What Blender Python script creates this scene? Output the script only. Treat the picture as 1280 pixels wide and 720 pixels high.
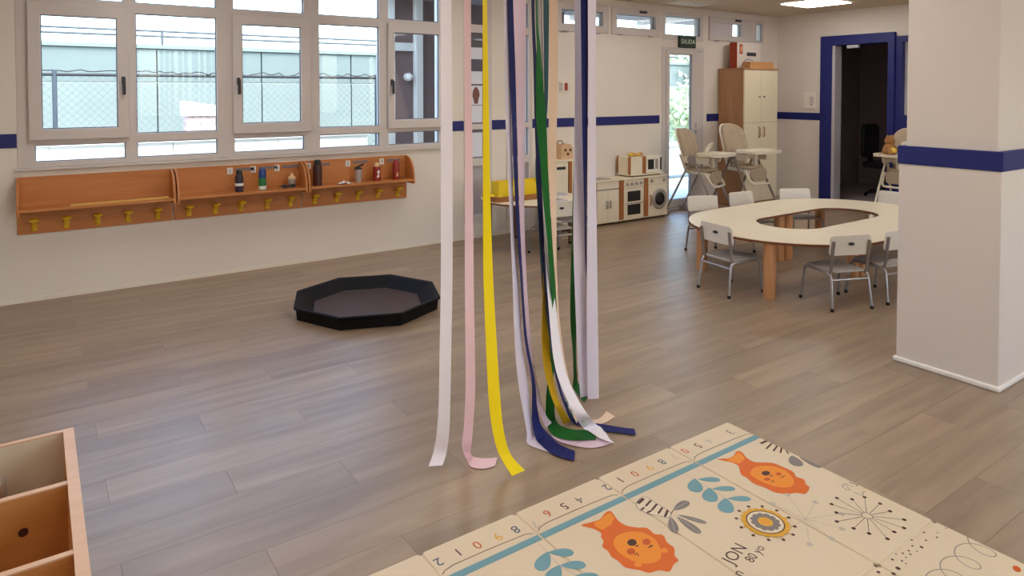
import bpy, bmesh, math, random
from mathutils import Vector, Matrix

random.seed(7)
scene = bpy.context.scene
for _o in list(bpy.data.objects):
    bpy.data.objects.remove(_o)
COL = scene.collection

# ------------------------------------------------------------------ camera
CAM_H, FPX, YAW, PITCH, CY = 1.55, 860.53, math.radians(55.221), math.radians(1.559), 136.9
cam_data = bpy.data.cameras.new('camera')
cam_data.sensor_fit = 'HORIZONTAL'
cam_data.sensor_width = 36.0
cam_data.lens = 36.0 * FPX / 1280.0
cam_data.shift_y = (CY - 360.0) / 1280.0
cam_data.clip_start = 0.05
cam_data.clip_end = 200
cam = bpy.data.objects.new('camera', cam_data)
COL.objects.link(cam)
cam.location = (0, 0, CAM_H)
cam.rotation_euler = (math.radians(90) - PITCH, 0, YAW - math.radians(90))
scene.camera = cam

# ------------------------------------------------------------------ world, sun, exposure
world = bpy.data.worlds.new('sky')
scene.world = world
world.use_nodes = True
_nt = world.node_tree
_nt.nodes.clear()
_out = _nt.nodes.new('ShaderNodeOutputWorld')
_bg = _nt.nodes.new('ShaderNodeBackground')
_sky = _nt.nodes.new('ShaderNodeTexSky')
_sky.sky_type = 'NISHITA'
_sky.sun_disc = False
_sky.sun_elevation = math.radians(52)
_sky.sun_rotation = math.radians(160)
_sky.air_density = 1.0
_sky.dust_density = 3.0
_bg.inputs['Strength'].default_value = 1.35
_nt.links.new(_sky.outputs[0], _bg.inputs[0])
_nt.links.new(_bg.outputs[0], _out.inputs[0])

sun_data = bpy.data.lights.new('sun', 'SUN')
sun_data.energy = 1.6
sun_data.angle = math.radians(1.5)
sun_data.color = (1.0, 0.96, 0.9)
sun = bpy.data.objects.new('sun', sun_data)
COL.objects.link(sun)
sun.rotation_euler = (math.radians(42), 0, math.radians(-18))   # comes from behind the building, high up

PANEL_STRENGTH = 10.4
scene.view_settings.view_transform = 'Standard'
scene.view_settings.look = 'None'
scene.view_settings.exposure = 0.0
scene.view_settings.gamma = 1.0
scene.view_settings.use_curve_mapping = False

# room measures (metres): window wall at y = YW, back wall at x = XW
YW, XW, XL, YF, ZC = 6.145, 9.046, -1.7, -2.6, 2.64

# ------------------------------------------------------------------ photo measuring helper
_f = Vector((math.cos(YAW) * math.cos(PITCH), math.sin(YAW) * math.cos(PITCH), -math.sin(PITCH)))
_r = Vector((math.sin(YAW), -math.cos(YAW), 0))
_u = _r.cross(_f)
def ray(px, py):
    return _f + _r * ((px - 640) / FPX) - _u * ((py - CY) / FPX)
def at_depth(px, py, d):
    return Vector((0, 0, CAM_H)) + ray(px, py) * d
def on_z(px, py, z=0.0):
    d = ray(px, py)
    return Vector((0, 0, CAM_H)) + d * ((z - CAM_H) / d.z)
def on_y(px, py, y):
    d = ray(px, py)
    return Vector((0, 0, CAM_H)) + d * (y / d.y)

# ------------------------------------------------------------------ materials
def srgb(r, g, b):
    def l(c):
        c /= 255.0
        return c / 12.92 if c <= 0.04045 else ((c + 0.055) / 1.055) ** 2.4
    return (l(r), l(g), l(b), 1.0)

MATS = {}
def mat(name, col, rough=0.5, metal=0.0, noise=0.0, nscale=8.0, bump=0.0, bscale=200.0, spec=0.5, sheen=0.0, coat=0.0):
    if name in MATS:
        return MATS[name]
    m = bpy.data.materials.new(name)
    m.use_nodes = True
    nt = m.node_tree
    b = nt.nodes['Principled BSDF']
    c = srgb(*col)
    b.inputs['Base Color'].default_value = c
    b.inputs['Roughness'].default_value = rough
    b.inputs['Metallic'].default_value = metal
    b.inputs['Specular IOR Level'].default_value = spec
    if sheen:
        b.inputs['Sheen Weight'].default_value = sheen
    if coat:
        b.inputs['Coat Weight'].default_value = coat
    tc = nt.nodes.new('ShaderNodeTexCoord')
    if noise:
        n = nt.nodes.new('ShaderNodeTexNoise')
        n.inputs['Scale'].default_value = nscale
        n.inputs['Detail'].default_value = 5
        nt.links.new(tc.outputs['Object'], n.inputs['Vector'])
        mx = nt.nodes.new('ShaderNodeMix')
        mx.data_type = 'RGBA'
        mx.inputs['A'].default_value = tuple(max(0, v * (1 - noise)) for v in c[:3]) + (1,)
        mx.inputs['B'].default_value = tuple(min(1, v * (1 + noise)) for v in c[:3]) + (1,)
        nt.links.new(n.outputs['Fac'], mx.inputs['Factor'])
        nt.links.new(mx.outputs['Result'], b.inputs['Base Color'])
    if bump:
        n2 = nt.nodes.new('ShaderNodeTexNoise')
        n2.inputs['Scale'].default_value = bscale
        nt.links.new(tc.outputs['Object'], n2.inputs['Vector'])
        bp = nt.nodes.new('ShaderNodeBump')
        bp.inputs['Strength'].default_value = bump
        bp.inputs['Distance'].default_value = 0.002
        nt.links.new(n2.outputs['Fac'], bp.inputs['Height'])
        nt.links.new(bp.outputs['Normal'], b.inputs['Normal'])
    MATS[name] = m
    return m

def wood(name, dark, light, rough=0.45, stretch=(1.2, 18, 18), per_object=0.0, bump=0.0, spec=0.5):
    if name in MATS:
        return MATS[name]
    m = bpy.data.materials.new(name)
    m.use_nodes = True
    nt = m.node_tree
    b = nt.nodes['Principled BSDF']
    b.inputs['Roughness'].default_value = rough
    b.inputs['Specular IOR Level'].default_value = spec
    tc = nt.nodes.new('ShaderNodeTexCoord')
    mp_ = nt.nodes.new('ShaderNodeMapping')
    mp_.inputs['Scale'].default_value = stretch
    nt.links.new(tc.outputs['Object'], mp_.inputs['Vector'])
    n = nt.nodes.new('ShaderNodeTexNoise')
    n.noise_dimensions = '4D'
    n.inputs['Scale'].default_value = 1.0
    n.inputs['Detail'].default_value = 7
    n.inputs['Roughness'].default_value = 0.6
    n.inputs['Distortion'].default_value = 0.6
    nt.links.new(mp_.outputs[0], n.inputs['Vector'])
    fac = n.outputs['Fac']
    cr = nt.nodes.new('ShaderNodeValToRGB')
    cr.color_ramp.elements[0].position = 0.3
    cr.color_ramp.elements[1].position = 0.7
    cr.color_ramp.elements[0].color = srgb(*dark)
    cr.color_ramp.elements[1].color = srgb(*light)
    col = cr.outputs[0]
    nt.links.new(fac, cr.inputs[0])
    if per_object:
        oi = nt.nodes.new('ShaderNodeObjectInfo')
        mw = nt.nodes.new('ShaderNodeMath'); mw.operation = 'MULTIPLY'
        mw.inputs[1].default_value = 50.0
        nt.links.new(oi.outputs['Random'], mw.inputs[0])
        nt.links.new(mw.outputs[0], n.inputs['W'])
        mr = nt.nodes.new('ShaderNodeMapRange')
        mr.inputs['To Min'].default_value = 1 - per_object
        mr.inputs['To Max'].default_value = 1 + per_object
        nt.links.new(oi.outputs['Random'], mr.inputs['Value'])
        hs = nt.nodes.new('ShaderNodeHueSaturation')
        nt.links.new(mr.outputs[0], hs.inputs['Value'])
        nt.links.new(col, hs.inputs['Color'])
        col = hs.outputs[0]
    nt.links.new(col, b.inputs['Base Color'])
    if bump:
        bp = nt.nodes.new('ShaderNodeBump')
        bp.inputs['Strength'].default_value = bump
        bp.inputs['Distance'].default_value = 0.001
        nt.links.new(fac, bp.inputs['Height'])
        nt.links.new(bp.outputs['Normal'], b.inputs['Normal'])
    MATS[name] = m
    return m

def emit(name, col, s):
    m = bpy.data.materials.new(name)
    m.use_nodes = True
    b = m.node_tree.nodes['Principled BSDF']
    b.inputs['Base Color'].default_value = (0.8, 0.8, 0.8, 1)
    b.inputs['Emission Color'].default_value = col
    b.inputs['Emission Strength'].default_value = s
    MATS[name] = m
    return m

def glass(name, tint, refl=0.06):
    m = bpy.data.materials.new(name)
    m.use_nodes = True
    nt = m.node_tree
    nt.nodes.clear()
    o = nt.nodes.new('ShaderNodeOutputMaterial')
    t = nt.nodes.new('ShaderNodeBsdfTransparent')
    t.inputs[0].default_value = tint
    g = nt.nodes.new('ShaderNodeBsdfGlossy')
    g.inputs['Roughness'].default_value = 0.02
    mx = nt.nodes.new('ShaderNodeMixShader')
    mx.inputs[0].default_value = refl
    nt.links.new(t.outputs[0], mx.inputs[1])
    nt.links.new(g.outputs[0], mx.inputs[2])
    nt.links.new(mx.outputs[0], o.inputs[0])
    MATS[name] = m
    return m

M_WALL = mat('wall_paint', (232, 222, 212), 0.55, noise=0.03, nscale=3, bump=0.15, bscale=160)
M_CEIL = mat('ceiling_paint', (214, 196, 172), 0.8, noise=0.03, nscale=2, bump=0.1, bscale=90)
M_COLUMN = mat('column_paint', (226, 214, 204), 0.5, noise=0.02, nscale=3, bump=0.12, bscale=160)
M_BLUE = mat('blue_paint', (22, 32, 108), 0.5, noise=0.06, nscale=12)
M_TRIMW = mat('white_trim', (238, 228, 214), 0.4)
M_PVC = mat('white_window_plastic', (212, 202, 198), 0.35)
M_GASKET = mat('grey_gasket', (120, 116, 130), 0.6)
M_PLANK = wood('grey_brown_vinyl_plank', (136, 113, 92), (171, 148, 122), rough=0.36, stretch=(1.1, 11, 8), per_object=0.09, bump=0.12, spec=0.95)
M_SLAB = mat('floor_base', (112, 96, 88), 0.8)
M_GLASS = glass('window_glass', (0.93, 0.99, 1.0, 1), 0.018)
M_BLACK = mat('black_plastic', (24, 21, 24), 0.45)
M_DARK = mat('dark_grey', (48, 46, 52), 0.5)
M_CREAM = mat('cream_laminate', (242, 229, 202), 0.35, noise=0.02, nscale=5)
M_EDGE = mat('brown_table_edge', (118, 66, 34), 0.5)
M_LEGW = wood('beech_leg', (188, 130, 82), (214, 160, 112), 0.45, (14, 14, 1.2))
M_RACK = wood('orange_beech', (186, 112, 54), (204, 134, 74), 0.42, (1.5, 20, 14))
M_YELLOW = mat('yellow_plastic', (226, 182, 30), 0.4)
M_SEATP = mat('white_chair_plastic', (230, 220, 206), 0.4)
M_SEATG = mat('grey_chair_seat', (176, 168, 160), 0.45)
M_TUBE = mat('silver_tube', (176, 172, 172), 0.35, metal=0.75)
M_POST = mat('grey_bracket', (128, 118, 112), 0.45)
M_WHITE = mat('white_lacquer', (240, 232, 220), 0.4)

# ------------------------------------------------------------------ mesh builder
class MB:
    def __init__(s):
        s.v, s.f, s.m, s.sm = [], [], [], []
        s.k = 0
    def add(s, vs, fs, smooth=False):
        o = len(s.v)
        s.v += [tuple(p) for p in vs]
        for f in fs:
            s.f.append(tuple(i + o for i in f)); s.m.append(s.k); s.sm.append(smooth)
        return s
    def mt(s, k):
        s.k = k
        return s
    def box(s, x0, x1, y0, y1, z0, z1):
        x0, x1 = min(x0, x1), max(x0, x1); y0, y1 = min(y0, y1), max(y0, y1); z0, z1 = min(z0, z1), max(z0, z1)
        return s.add([(x0, y0, z0), (x1, y0, z0), (x1, y1, z0), (x0, y1, z0), (x0, y0, z1), (x1, y0, z1), (x1, y1, z1), (x0, y1, z1)],
              [(0, 3, 2, 1), (4, 5, 6, 7), (0, 1, 5, 4), (1, 2, 6, 5), (2, 3, 7, 6), (3, 0, 4, 7)])
    def cyl(s, a, b, r0, r1=None, n=16, cap=True):
        a, b = Vector(a), Vector(b)
        r1 = r0 if r1 is None else r1
        d = (b - a).normalized()
        t = Vector((0, 0, 1)) if abs(d.z) < 0.9 else Vector((1, 0, 0))
        p = d.cross(t).normalized(); q = d.cross(p)
        vs = []
        for c, r in ((a, r0), (b, r1)):
            for i in range(n):
                w = 2 * math.pi * i / n
                vs.append(c + p * (r * math.cos(w)) + q * (r * math.sin(w)))
        s.add(vs, [(i, i + n, (i + 1) % n + n, (i + 1) % n) for i in range(n)], True)
        if cap:
            s.add(vs[:n], [tuple(range(n))]); s.add(vs[n:], [tuple(reversed(range(n)))])
        return s
    def tube(s, pts, r, n=8):
        pts = [Vector(p) for p in pts]
        vs, prev = [], None
        for i, p in enumerate(pts):
            d = (pts[min(i + 1, len(pts) - 1)] - pts[max(i - 1, 0)]).normalized()
            if prev is None:
                t = Vector((0, 0, 1)) if abs(d.z) < 0.9 else Vector((1, 0, 0))
                a = d.cross(t).normalized()
            else:
                a = (prev - d * prev.dot(d)).normalized()
            prev = a
            q = d.cross(a)
            for k in range(n):
                w = 2 * math.pi * k / n
                vs.append(p + a * (r * math.cos(w)) + q * (r * math.sin(w)))
        fs = []
        for i in range(len(pts) - 1):
            for k in range(n):
                fs.append((i * n + k, i * n + (k + 1) % n, (i + 1) * n + (k + 1) % n, (i + 1) * n + k))
        s.add(vs, fs, True)
        s.add(vs[:n], [tuple(reversed(range(n)))]); s.add(vs[-n:], [tuple(range(n))])
        return s
    def lathe(s, prof, c=(0, 0, 0), n=20):
        vs = []
        for r, z in prof:
            for i in range(n):
                w = 2 * math.pi * i / n
                vs.append((c[0] + r * math.cos(w), c[1] + r * math.sin(w), c[2] + z))
        fs = []
        for j in range(len(prof) - 1):
            for i in range(n):
                fs.append((j * n + i, j * n + (i + 1) % n, (j + 1) * n + (i + 1) % n, (j + 1) * n + i))
        s.add(vs, fs, True)
        s.add(vs[:n], [tuple(reversed(range(n)))]); s.add(vs[-n:], [tuple(range(n))])
        return s
    def prism(s, poly, z0, z1, fn=None):
        fn = fn or (lambda a, b, c: (a, b, c))
        n = len(poly)
        vs = [fn(x, y, z0) for x, y in poly] + [fn(x, y, z1) for x, y in poly]
        return s.add(vs, [tuple(reversed(range(n))), tuple(range(n, 2 * n))] + [(i, (i + 1) % n, (i + 1) % n + n, i + n) for i in range(n)])
    def ring(s, outer, inner, z0, z1):
        n = len(outer)
        vs = [(x, y, z) for z in (z0, z1) for lst in (outer, inner) for x, y in lst]
        fs = []
        for i in range(n):
            j = (i + 1) % n
            fs += [(2 * n + i, 2 * n + j, 3 * n + j, 3 * n + i), (i, n + i, n + j, j)]
            fs += [(i, j, 2 * n + j, 2 * n + i), (n + i, 3 * n + i, 3 * n + j, n + j)]
        return s.add(vs, fs)
    def build(s, name, mats, parent=None, bevel=0.0, loc=None, rot=None, recalc=True, seg=2):
        me = bpy.data.meshes.new(name)
        me.from_pydata(s.v, [], s.f)
        if not isinstance(mats, (list, tuple)):
            mats = [mats]
        for m in mats:
            me.materials.append(m)
        me.polygons.foreach_set('material_index', [min(k, len(mats) - 1) for k in s.m])
        me.polygons.foreach_set('use_smooth', s.sm)
        if recalc:
            bm = bmesh.new(); bm.from_mesh(me)
            bmesh.ops.recalc_face_normals(bm, faces=bm.faces)
            bm.to_mesh(me); bm.free()
        me.update()
        o = bpy.data.objects.new(name, me)
        COL.objects.link(o)
        if parent is not None:
            o.parent = parent
        if loc is not None:
            o.location = loc
        if rot is not None:
            o.rotation_euler = rot
        if bevel:
            bv = o.modifiers.new('bevel', 'BEVEL')
            bv.width = bevel; bv.segments = seg; bv.limit_method = 'ANGLE'; bv.angle_limit = math.radians(40)
        return o

def tag(o, label=None, cat=None, group=None, kind=None):
    if label: o['label'] = label
    if cat: o['category'] = cat
    if group: o['group'] = group
    if kind: o['kind'] = kind
    return o
def thing(name, label, cat, loc=(0, 0, 0), rz=0.0, group=None, kind=None):
    o = bpy.data.objects.new(name, None)
    o.empty_display_size = 0.1
    COL.objects.link(o)
    o.location = loc
    o.rotation_euler = (0, 0, rz)
    return tag(o, label, cat, group, kind)
def copy_tree(o, parent=None):
    c = o.copy()
    COL.objects.link(c)
    c.parent = parent
    for ch in o.children:
        copy_tree(ch, c)
    return c
def struct(o, label, cat='structure'):
    return tag(o, label, cat, None, 'structure')
def rrect(x0, x1, y0, y1, r, n=5):
    pts = []
    for cx, cy, a0 in ((x1 - r, y1 - r, 0), (x0 + r, y1 - r, 90), (x0 + r, y0 + r, 180), (x1 - r, y0 + r, 270)):
        for i in range(n + 1):
            a = math.radians(a0 + 90 * i / n)
            pts.append((cx + r * math.cos(a), cy + r * math.sin(a)))
    return pts
def xz(y0):                     # prism in the x-z plane: poly (x,z), depth along y
    return lambda a, b, c: (a, y0 + c, b)
def yz(x0):
    return lambda a, b, c: (x0 + c, a, b)

# ------------------------------------------------------------------ floor of separate planks
floor = MB().box(XL - .2, XW + 2.6, YF - .2, YW + .25, -0.12, -0.006).build('floor', M_SLAB)
struct(floor, 'grey-brown wood-look plank floor across the whole room', 'floor')
PW, PL, Y0, X0 = 0.1965, 1.23, 3.14, 0.21
def in_view(x, y):
    d = Vector((x, y, 0)) - cam.location
    z = d.dot(_f)
    if z < 0.3:
        return None
    return (640 + FPX * d.dot(_r) / z, CY - FPX * d.dot(_u) / z, z)
full_plank = None
planks, rest = [], MB()
k = -17
while True:
    yt = Y0 - PW * k
    yb = yt - PW
    k += 1
    if yb > YW:
        continue
    if yt < YF:
        break
    ya, yb2 = max(yb, YF), min(yt, YW)
    off = (X0 + 0.41 * (k - 1)) % PL
    x = XL - PL + ((off - XL) % PL)
    while x < XW:
        xa, xb = max(x, XL), min(x + PL, XW)
        x += PL
        if xb - xa < 0.02:
            continue
        seen = False
        for i in range(9):
            for yy in (ya, (ya + yb2) / 2, yb2):
                q = in_view(xa + (xb - xa) * i / 8, yy)
                if q and -20 < q[0] < 1300 and q[1] < 740:
                    seen = True
        planks.append((0 if seen else 1, math.hypot((xa + xb) / 2, (ya + yb2) / 2), xa, xb, ya, yb2))
planks.sort()
mesh_cache = {}
G = 0.0003
for i, (uns, dist, xa, xb, ya, yb2) in enumerate(planks):
    if i < 300 and not uns:
        key = (round(xb - xa, 3), round(yb2 - ya, 3))
        if key not in mesh_cache:
            L, W = xb - xa, yb2 - ya
            o = MB()
            c = 0.0005
            o.add([(G, G, -.006), (L - G, G, -.006), (L - G, W - G, -.006), (G, W - G, -.006),
                   (G, G, -c), (L - G, G, -c), (L - G, W - G, -c), (G, W - G, -c),
                   (G + c, G + c, 0), (L - G - c, G + c, 0), (L - G - c, W - G - c, 0), (G + c, W - G - c, 0)],
                  [(0, 3, 2, 1), (8, 9, 10, 11)] + [(j, (j + 1) % 4, (j + 1) % 4 + 4, j + 4) for j in range(4)] +
                  [(j + 4, (j + 1) % 4 + 4, (j + 1) % 4 + 8, j + 8) for j in range(4)])
            ob = o.build('plank', M_PLANK, floor)
            mesh_cache[key] = ob.data
        else:
            ob = bpy.data.objects.new('plank', mesh_cache[key])
            COL.objects.link(ob)
            ob.parent = floor
        ob.location = (xa, ya, 0)
    else:
        rest.box(xa + G, xb - G, ya + G, yb2 - G, -.006, 0)
tag(rest.build('plank_field', M_PLANK, floor), 'planks out of the near view', kind='stuff')

# ------------------------------------------------------------------ walls and ceiling
def wall_panel(name, u0, u1, z0, z1, openings, front, back, axis, m):
    us = sorted({u0, u1} | {o[0] for o in openings} | {o[1] for o in openings})
    zs = sorted({z0, z1} | {o[2] for o in openings} | {o[3] for o in openings})
    def hole(a, b, c, d):
        um, zm = (a + b) / 2, (c + d) / 2
        return any(o[0] < um < o[1] and o[2] < zm < o[3] for o in openings)
    P = (lambda u, w, z: (u, w, z)) if axis == 'y' else (lambda u, w, z: (w, u, z))
    mb = MB()
    nu, nz = len(us) - 1, len(zs) - 1
    solid = [[not hole(us[i], us[i + 1], zs[j], zs[j + 1]) for j in range(nz)] for i in range(nu)]
    for i in range(nu):
        for j in range(nz):
            if not solid[i][j]:
                continue
            a, b, c, d = us[i], us[i + 1], zs[j], zs[j + 1]
            for w in (front, back):
                mb.add([P(a, w, c), P(b, w, c), P(b, w, d), P(a, w, d)], [(0, 1, 2, 3)])
            for di, dj, e in ((-1, 0, ((a, c), (a, d))), (1, 0, ((b, c), (b, d))), (0, -1, ((a, c), (b, c))), (0, 1, ((a, d), (b, d)))):
                ii, jj = i + di, j + dj
                if ii < 0 or jj < 0 or ii >= nu or jj >= nz or not solid[ii][jj]:
                    (p0, q0), (p1, q1) = e
                    mb.add([P(p0, front, q0), P(p1, front, q1), P(p1, back, q1), P(p0, back, q0)], [(0, 1, 2, 3)])
    o = mb.build(name, m, recalc=False)
    bm = bmesh.new(); bm.from_mesh(o.data)
    bmesh.ops.remove_doubles(bm, verts=bm.verts, dist=1e-5)
    bmesh.ops.recalc_face_normals(bm, faces=bm.faces)
    bm.to_mesh(o.data); bm.free()
    return o

WIN1 = (-0.105, 3.405, 0.985, 2.56)
WIN2 = (3.66, 4.0, 0.16, 2.56)
WIN3 = (4.19, 4.535, 0.16, 2.56)
HW4 = (4.86, 5.66, 2.235, 2.56)
HW5 = (5.72, 6.55, 2.235, 2.56)
HW6 = (6.60, 7.39, 2.21, 2.56)
HW7 = (7.50, 8.46, 2.235, 2.56)
HW8 = (8.50, 8.72, 2.235, 2.56)
DOOR1 = (6.60, 7.40, 0.0, 2.115)
OPEN_A = [WIN1, WIN2, WIN3, HW4, HW5, HW6, HW7, HW8, DOOR1]
wl = wall_panel('wall_left', XL, XW + .2, 0, ZC, OPEN_A, YW, YW + .16, 'y', M_WALL)
struct(wl, 'cream painted window wall carrying the coat racks', 'wall')
D2 = (4.43, 5.436, 0.0, 2.30)
SIDE = (3.55, 4.43, 0.0, 2.245)
wb = wall_panel('wall_back', YF, YW, 0, ZC, [D2, SIDE], XW, XW + .16, 'x', M_WALL)
struct(wb, 'cream painted end wall with the blue framed doorway', 'wall')
RW = [(1.6, 3.4, 1.0, 2.4), (5.2, 7.0, 1.0, 2.4)]
struct(wall_panel('wall_right', XL, XW, 0, ZC, RW, YF - .16, YF, 'y', M_WALL), 'cream painted wall behind the column, outside the picture', 'wall')
struct(wall_panel('wall_front', YF, YW, 0, ZC, [], XL - .16, XL, 'x', M_WALL), 'cream painted wall at the near end of the room', 'wall')
struct(MB().box(XL - .2, XW + .2, YF - .2, YW + .2, ZC, ZC + .2).build('ceiling', M_CEIL), 'beige painted flat ceiling above the room', 'ceiling')

# skirting
bl = MB()
for a, b in ((XL, 3.66), (4.0, 4.19), (4.535, 6.60), (7.40, XW)):
    bl.box(a, b, YW - .012, YW - .001, 0.0005, .032)
struct(bl.build('baseboard_left', M_TRIMW), 'thin cream skirting strip under the window wall', 'baseboard')
bb = MB().box(XW - .012, XW - .001, 5.437, YW - .013, 0.0005, .032).box(XW - .012, XW - .001, YF, SIDE[0], 0.0005, .032)
struct(bb.build('baseboard_back', M_TRIMW), 'thin cream skirting strip under the end wall', 'baseboard')
# blue stripe
ST0, ST1 = 1.136, 1.238
for i, (a, b, lab) in enumerate(((XL, -.107, 'blue wall stripe left of the big window'), (3.407, 3.655, 'short blue wall stripe beside the white ribbon'),
                            (4.005, 4.185, 'short blue wall stripe between the two narrow windows'), (4.54, 6.557, 'long blue wall stripe above the play kitchen'),
                            (7.47, XW - .001, 'blue wall stripe behind the wardrobe'))):
    struct(MB().box(a, b, YW - .006, YW - .0005, ST0, ST1).build('trim_%d' % (i + 1), M_BLUE), lab, 'stripe')
struct(MB().box(XW - .006, XW - .0005, 5.437, YW - .007, ST0, ST1).build('trim_6', M_BLUE), 'blue wall stripe between wardrobe and blue door frame', 'stripe')

# ------------------------------------------------------------------ windows
def frame_grid(mb, x0, x1, z0, z1, holes, y0, y1):
    us = sorted({x0, x1} | {h[0] for h in holes} | {h[1] for h in holes})
    zs = sorted({z0, z1} | {h[2] for h in holes} | {h[3] for h in holes})
    nu, nz = len(us) - 1, len(zs) - 1
    def hol(i, j):
        um, zm = (us[i] + us[i + 1]) / 2, (zs[j] + zs[j + 1]) / 2
        return any(h[0] < um < h[1] and h[2] < zm < h[3] for h in holes)
    solid = [[not hol(i, j) for j in range(nz)] for i in range(nu)]
    for i in range(nu):
        for j in range(nz):
            if not solid[i][j]:
                continue
            a, b, c, d = us[i], us[i + 1], zs[j], zs[j + 1]
            for w in (y0, y1):
                mb.add([(a, w, c), (b, w, c), (b, w, d), (a, w, d)], [(0, 1, 2, 3)])
            for di, dj, (p, q) in ((-1, 0, ((a, c), (a, d))), (1, 0, ((b, c), (b, d))), (0, -1, ((a, c), (b, c))), (0, 1, ((a, d), (b, d)))):
                ii, jj = i + di, j + dj
                if ii < 0 or jj < 0 or ii >= nu or jj >= nz or not solid[ii][jj]:
                    mb.add([(p[0], y0, p[1]), (q[0], y0, q[1]), (q[0], y1, q[1]), (p[0], y1, p[1])], [(0, 1, 2, 3)])
    return mb
def weld(o):
    bm = bmesh.new(); bm.from_mesh(o.data)
    bmesh.ops.remove_doubles(bm, verts=bm.verts, dist=1e-5)
    bmesh.ops.recalc_face_normals(bm, faces=bm.faces)
    bm.to_mesh(o.data); bm.free()
    return o
def pane(parent, h, y):
    return MB().box(h[0] - .004, h[1] + .004, y, y + .006, h[2] - .004, h[3] + .004).build('pane', M_GLASS, parent)
def gasket(parent, h, y):
    g = .007
    return weld(frame_grid(MB(), h[0] - .001, h[1] + .001, h[2] - .001, h[3] + .001, [(h[0] + g, h[1] - g, h[2] + g, h[3] - g)], y, y + .012).build('gasket', M_GASKET, parent, recalc=False))
def make_sash(parent, so, sg, handle_x=None):
    s = weld(frame_grid(MB(), so[0], so[1], so[2], so[3], [sg], YW - .038, YW + .012).build('sash', M_PVC, parent, recalc=False, bevel=.006))
    pane(s, sg, YW - .005); gasket(s, sg, YW - .022)
    if handle_x is not None:
        zc = 1.63
        h = MB().box(handle_x - .013, handle_x + .013, YW - .05, YW - .038, zc - .03, zc + .03)
        h.box(handle_x - .011, handle_x + .011, YW - .082, YW - .062, zc - .11, zc + .015).cyl((handle_x, YW - .07, zc), (handle_x, YW - .04, zc), .009, n=10)
        h.build('handle', M_DARK, s, bevel=.003)
    return s
w1 = thing('window_1', 'big white five-bay window above the coat racks', 'window', (0, 0, 0), kind='structure')
colx = [(0.0, .585), (.665, 1.26), (1.395, 1.995), (2.135, 2.72), (2.815, 3.37)]
TR, MN, LO = (2.24, 2.51), (1.213, 2.157), (1.024, 1.148)
SASH = {0: ((-.035, .612, 1.185, 2.2), (.046, .534, 1.267, 2.108), .573),
        2: ((1.382, 2.05, 1.185, 2.2), (1.457, 1.957, 1.272, 2.112), 1.423),
        4: ((2.80, 3.398, 1.185, 2.2), (2.863, 3.351, 1.27, 2.112), 2.835)}
holes = []
for i, (a, b) in enumerate(colx):
    holes.append((a, b, TR[0], TR[1])); holes.append((a, b, LO[0], LO[1]))
    holes.append((a, b, MN[0], MN[1]))
weld(frame_grid(MB(), WIN1[0], WIN1[1], WIN1[2], WIN1[3], holes, YW - .004, YW + .07).build('frame', M_PVC, w1, recalc=False, bevel=.004))
for i, h in enumerate(holes):
    col_i = i // 3
    if i % 3 == 2 and col_i in SASH:
        continue
    pane(w1, h, YW + .03); gasket(w1, h, YW + .016)
for i, (so, sg, hx) in SASH.items():
    make_sash(w1, so, sg, hx)
MB().box(WIN1[0] - .02, WIN1[1] + .02, YW - .03, YW + .005, WIN1[2] - .02, WIN1[2]).build('sill', M_PVC, w1, bevel=.004)
M_GREYP = mat('pale_grey_panel', (176, 170, 178), 0.4)
for nm, W, gx, lab in (('window_2', WIN2, (3.735, 3.935), 'narrow white window with paper sheets behind the yellow ribbon'),
                       ('window_3', WIN3, (4.265, 4.485), 'narrow white window half hidden by the mauve ribbon')):
    w = thing(nm, lab, 'window', kind='structure')
    hs = [(gx[0], gx[1], 2.24, 2.51), (gx[0], gx[1], 1.2, 2.157), (gx[0], gx[1], .84, 1.145), (gx[0], gx[1], .24, .76)]
    weld(frame_grid(MB(), W[0], W[1], W[2], W[3], hs, YW - .012, YW + .07).build('frame', M_PVC, w, recalc=False, bevel=.004))
    for h in hs[:3]:
        pane(w, h, YW + .03); gasket(w, h, YW + .016)
    h = hs[3]
    MB().box(h[0], h[1], YW + .02, YW + .04, h[2], h[3]).build('bottom_panel', M_GREYP, w)
def high_window(nm, W, g, lab, sash=True, latch=True):
    w = thing(nm, lab, 'window', kind='structure')
    weld(frame_grid(MB(), W[0], W[1], W[2], W[3], [g], YW - (.022 if sash else .004), YW + .07).build('frame', M_PVC, w, recalc=False, bevel=.004))
    pane(w, g, YW + .03); gasket(w, g, YW + .012)
    if latch:
        xm = W[0] + (W[1] - W[0]) * .62
        MB().box(xm - .06, xm + .06, YW - .04, YW - .022, W[3] - .05, W[3] - .022).build('latch', M_DARK, w, bevel=.003)
        for f_ in (.16, .78):
            xm = W[0] + (W[1] - W[0]) * f_
            MB().cyl((xm - .04, YW - .026, W[2] - .004), (xm + .04, YW - .026, W[2] - .004), .009, n=8).build('hinge', M_GREYP, w)
    return w
high_window('window_4', HW4, (4.945, 5.58, 2.318, 2.482), 'small high window nearest the ribbons under the ceiling')
high_window('window_5', HW5, (5.80, 6.462, 2.322, 2.482), 'small high window above the play microwave')
high_window('window_6', HW6, (6.663, 7.33, 2.272, 2.516), 'small high window over the glass exit door', False, False)
w7 = high_window('window_7', HW7, (7.57, 8.19, 2.305, 2.48), 'small high window above the wardrobe with a pale blind')
MB().box(7.565, 8.01, YW - .002, YW + .006, 2.30, 2.485).build('blind', mat('pale_blind', (214, 204, 210), .7), w7)
high_window('window_8', HW8, (8.54, 8.675, 2.262, 2.508), 'tiny high window in the far corner', False, False)

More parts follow.
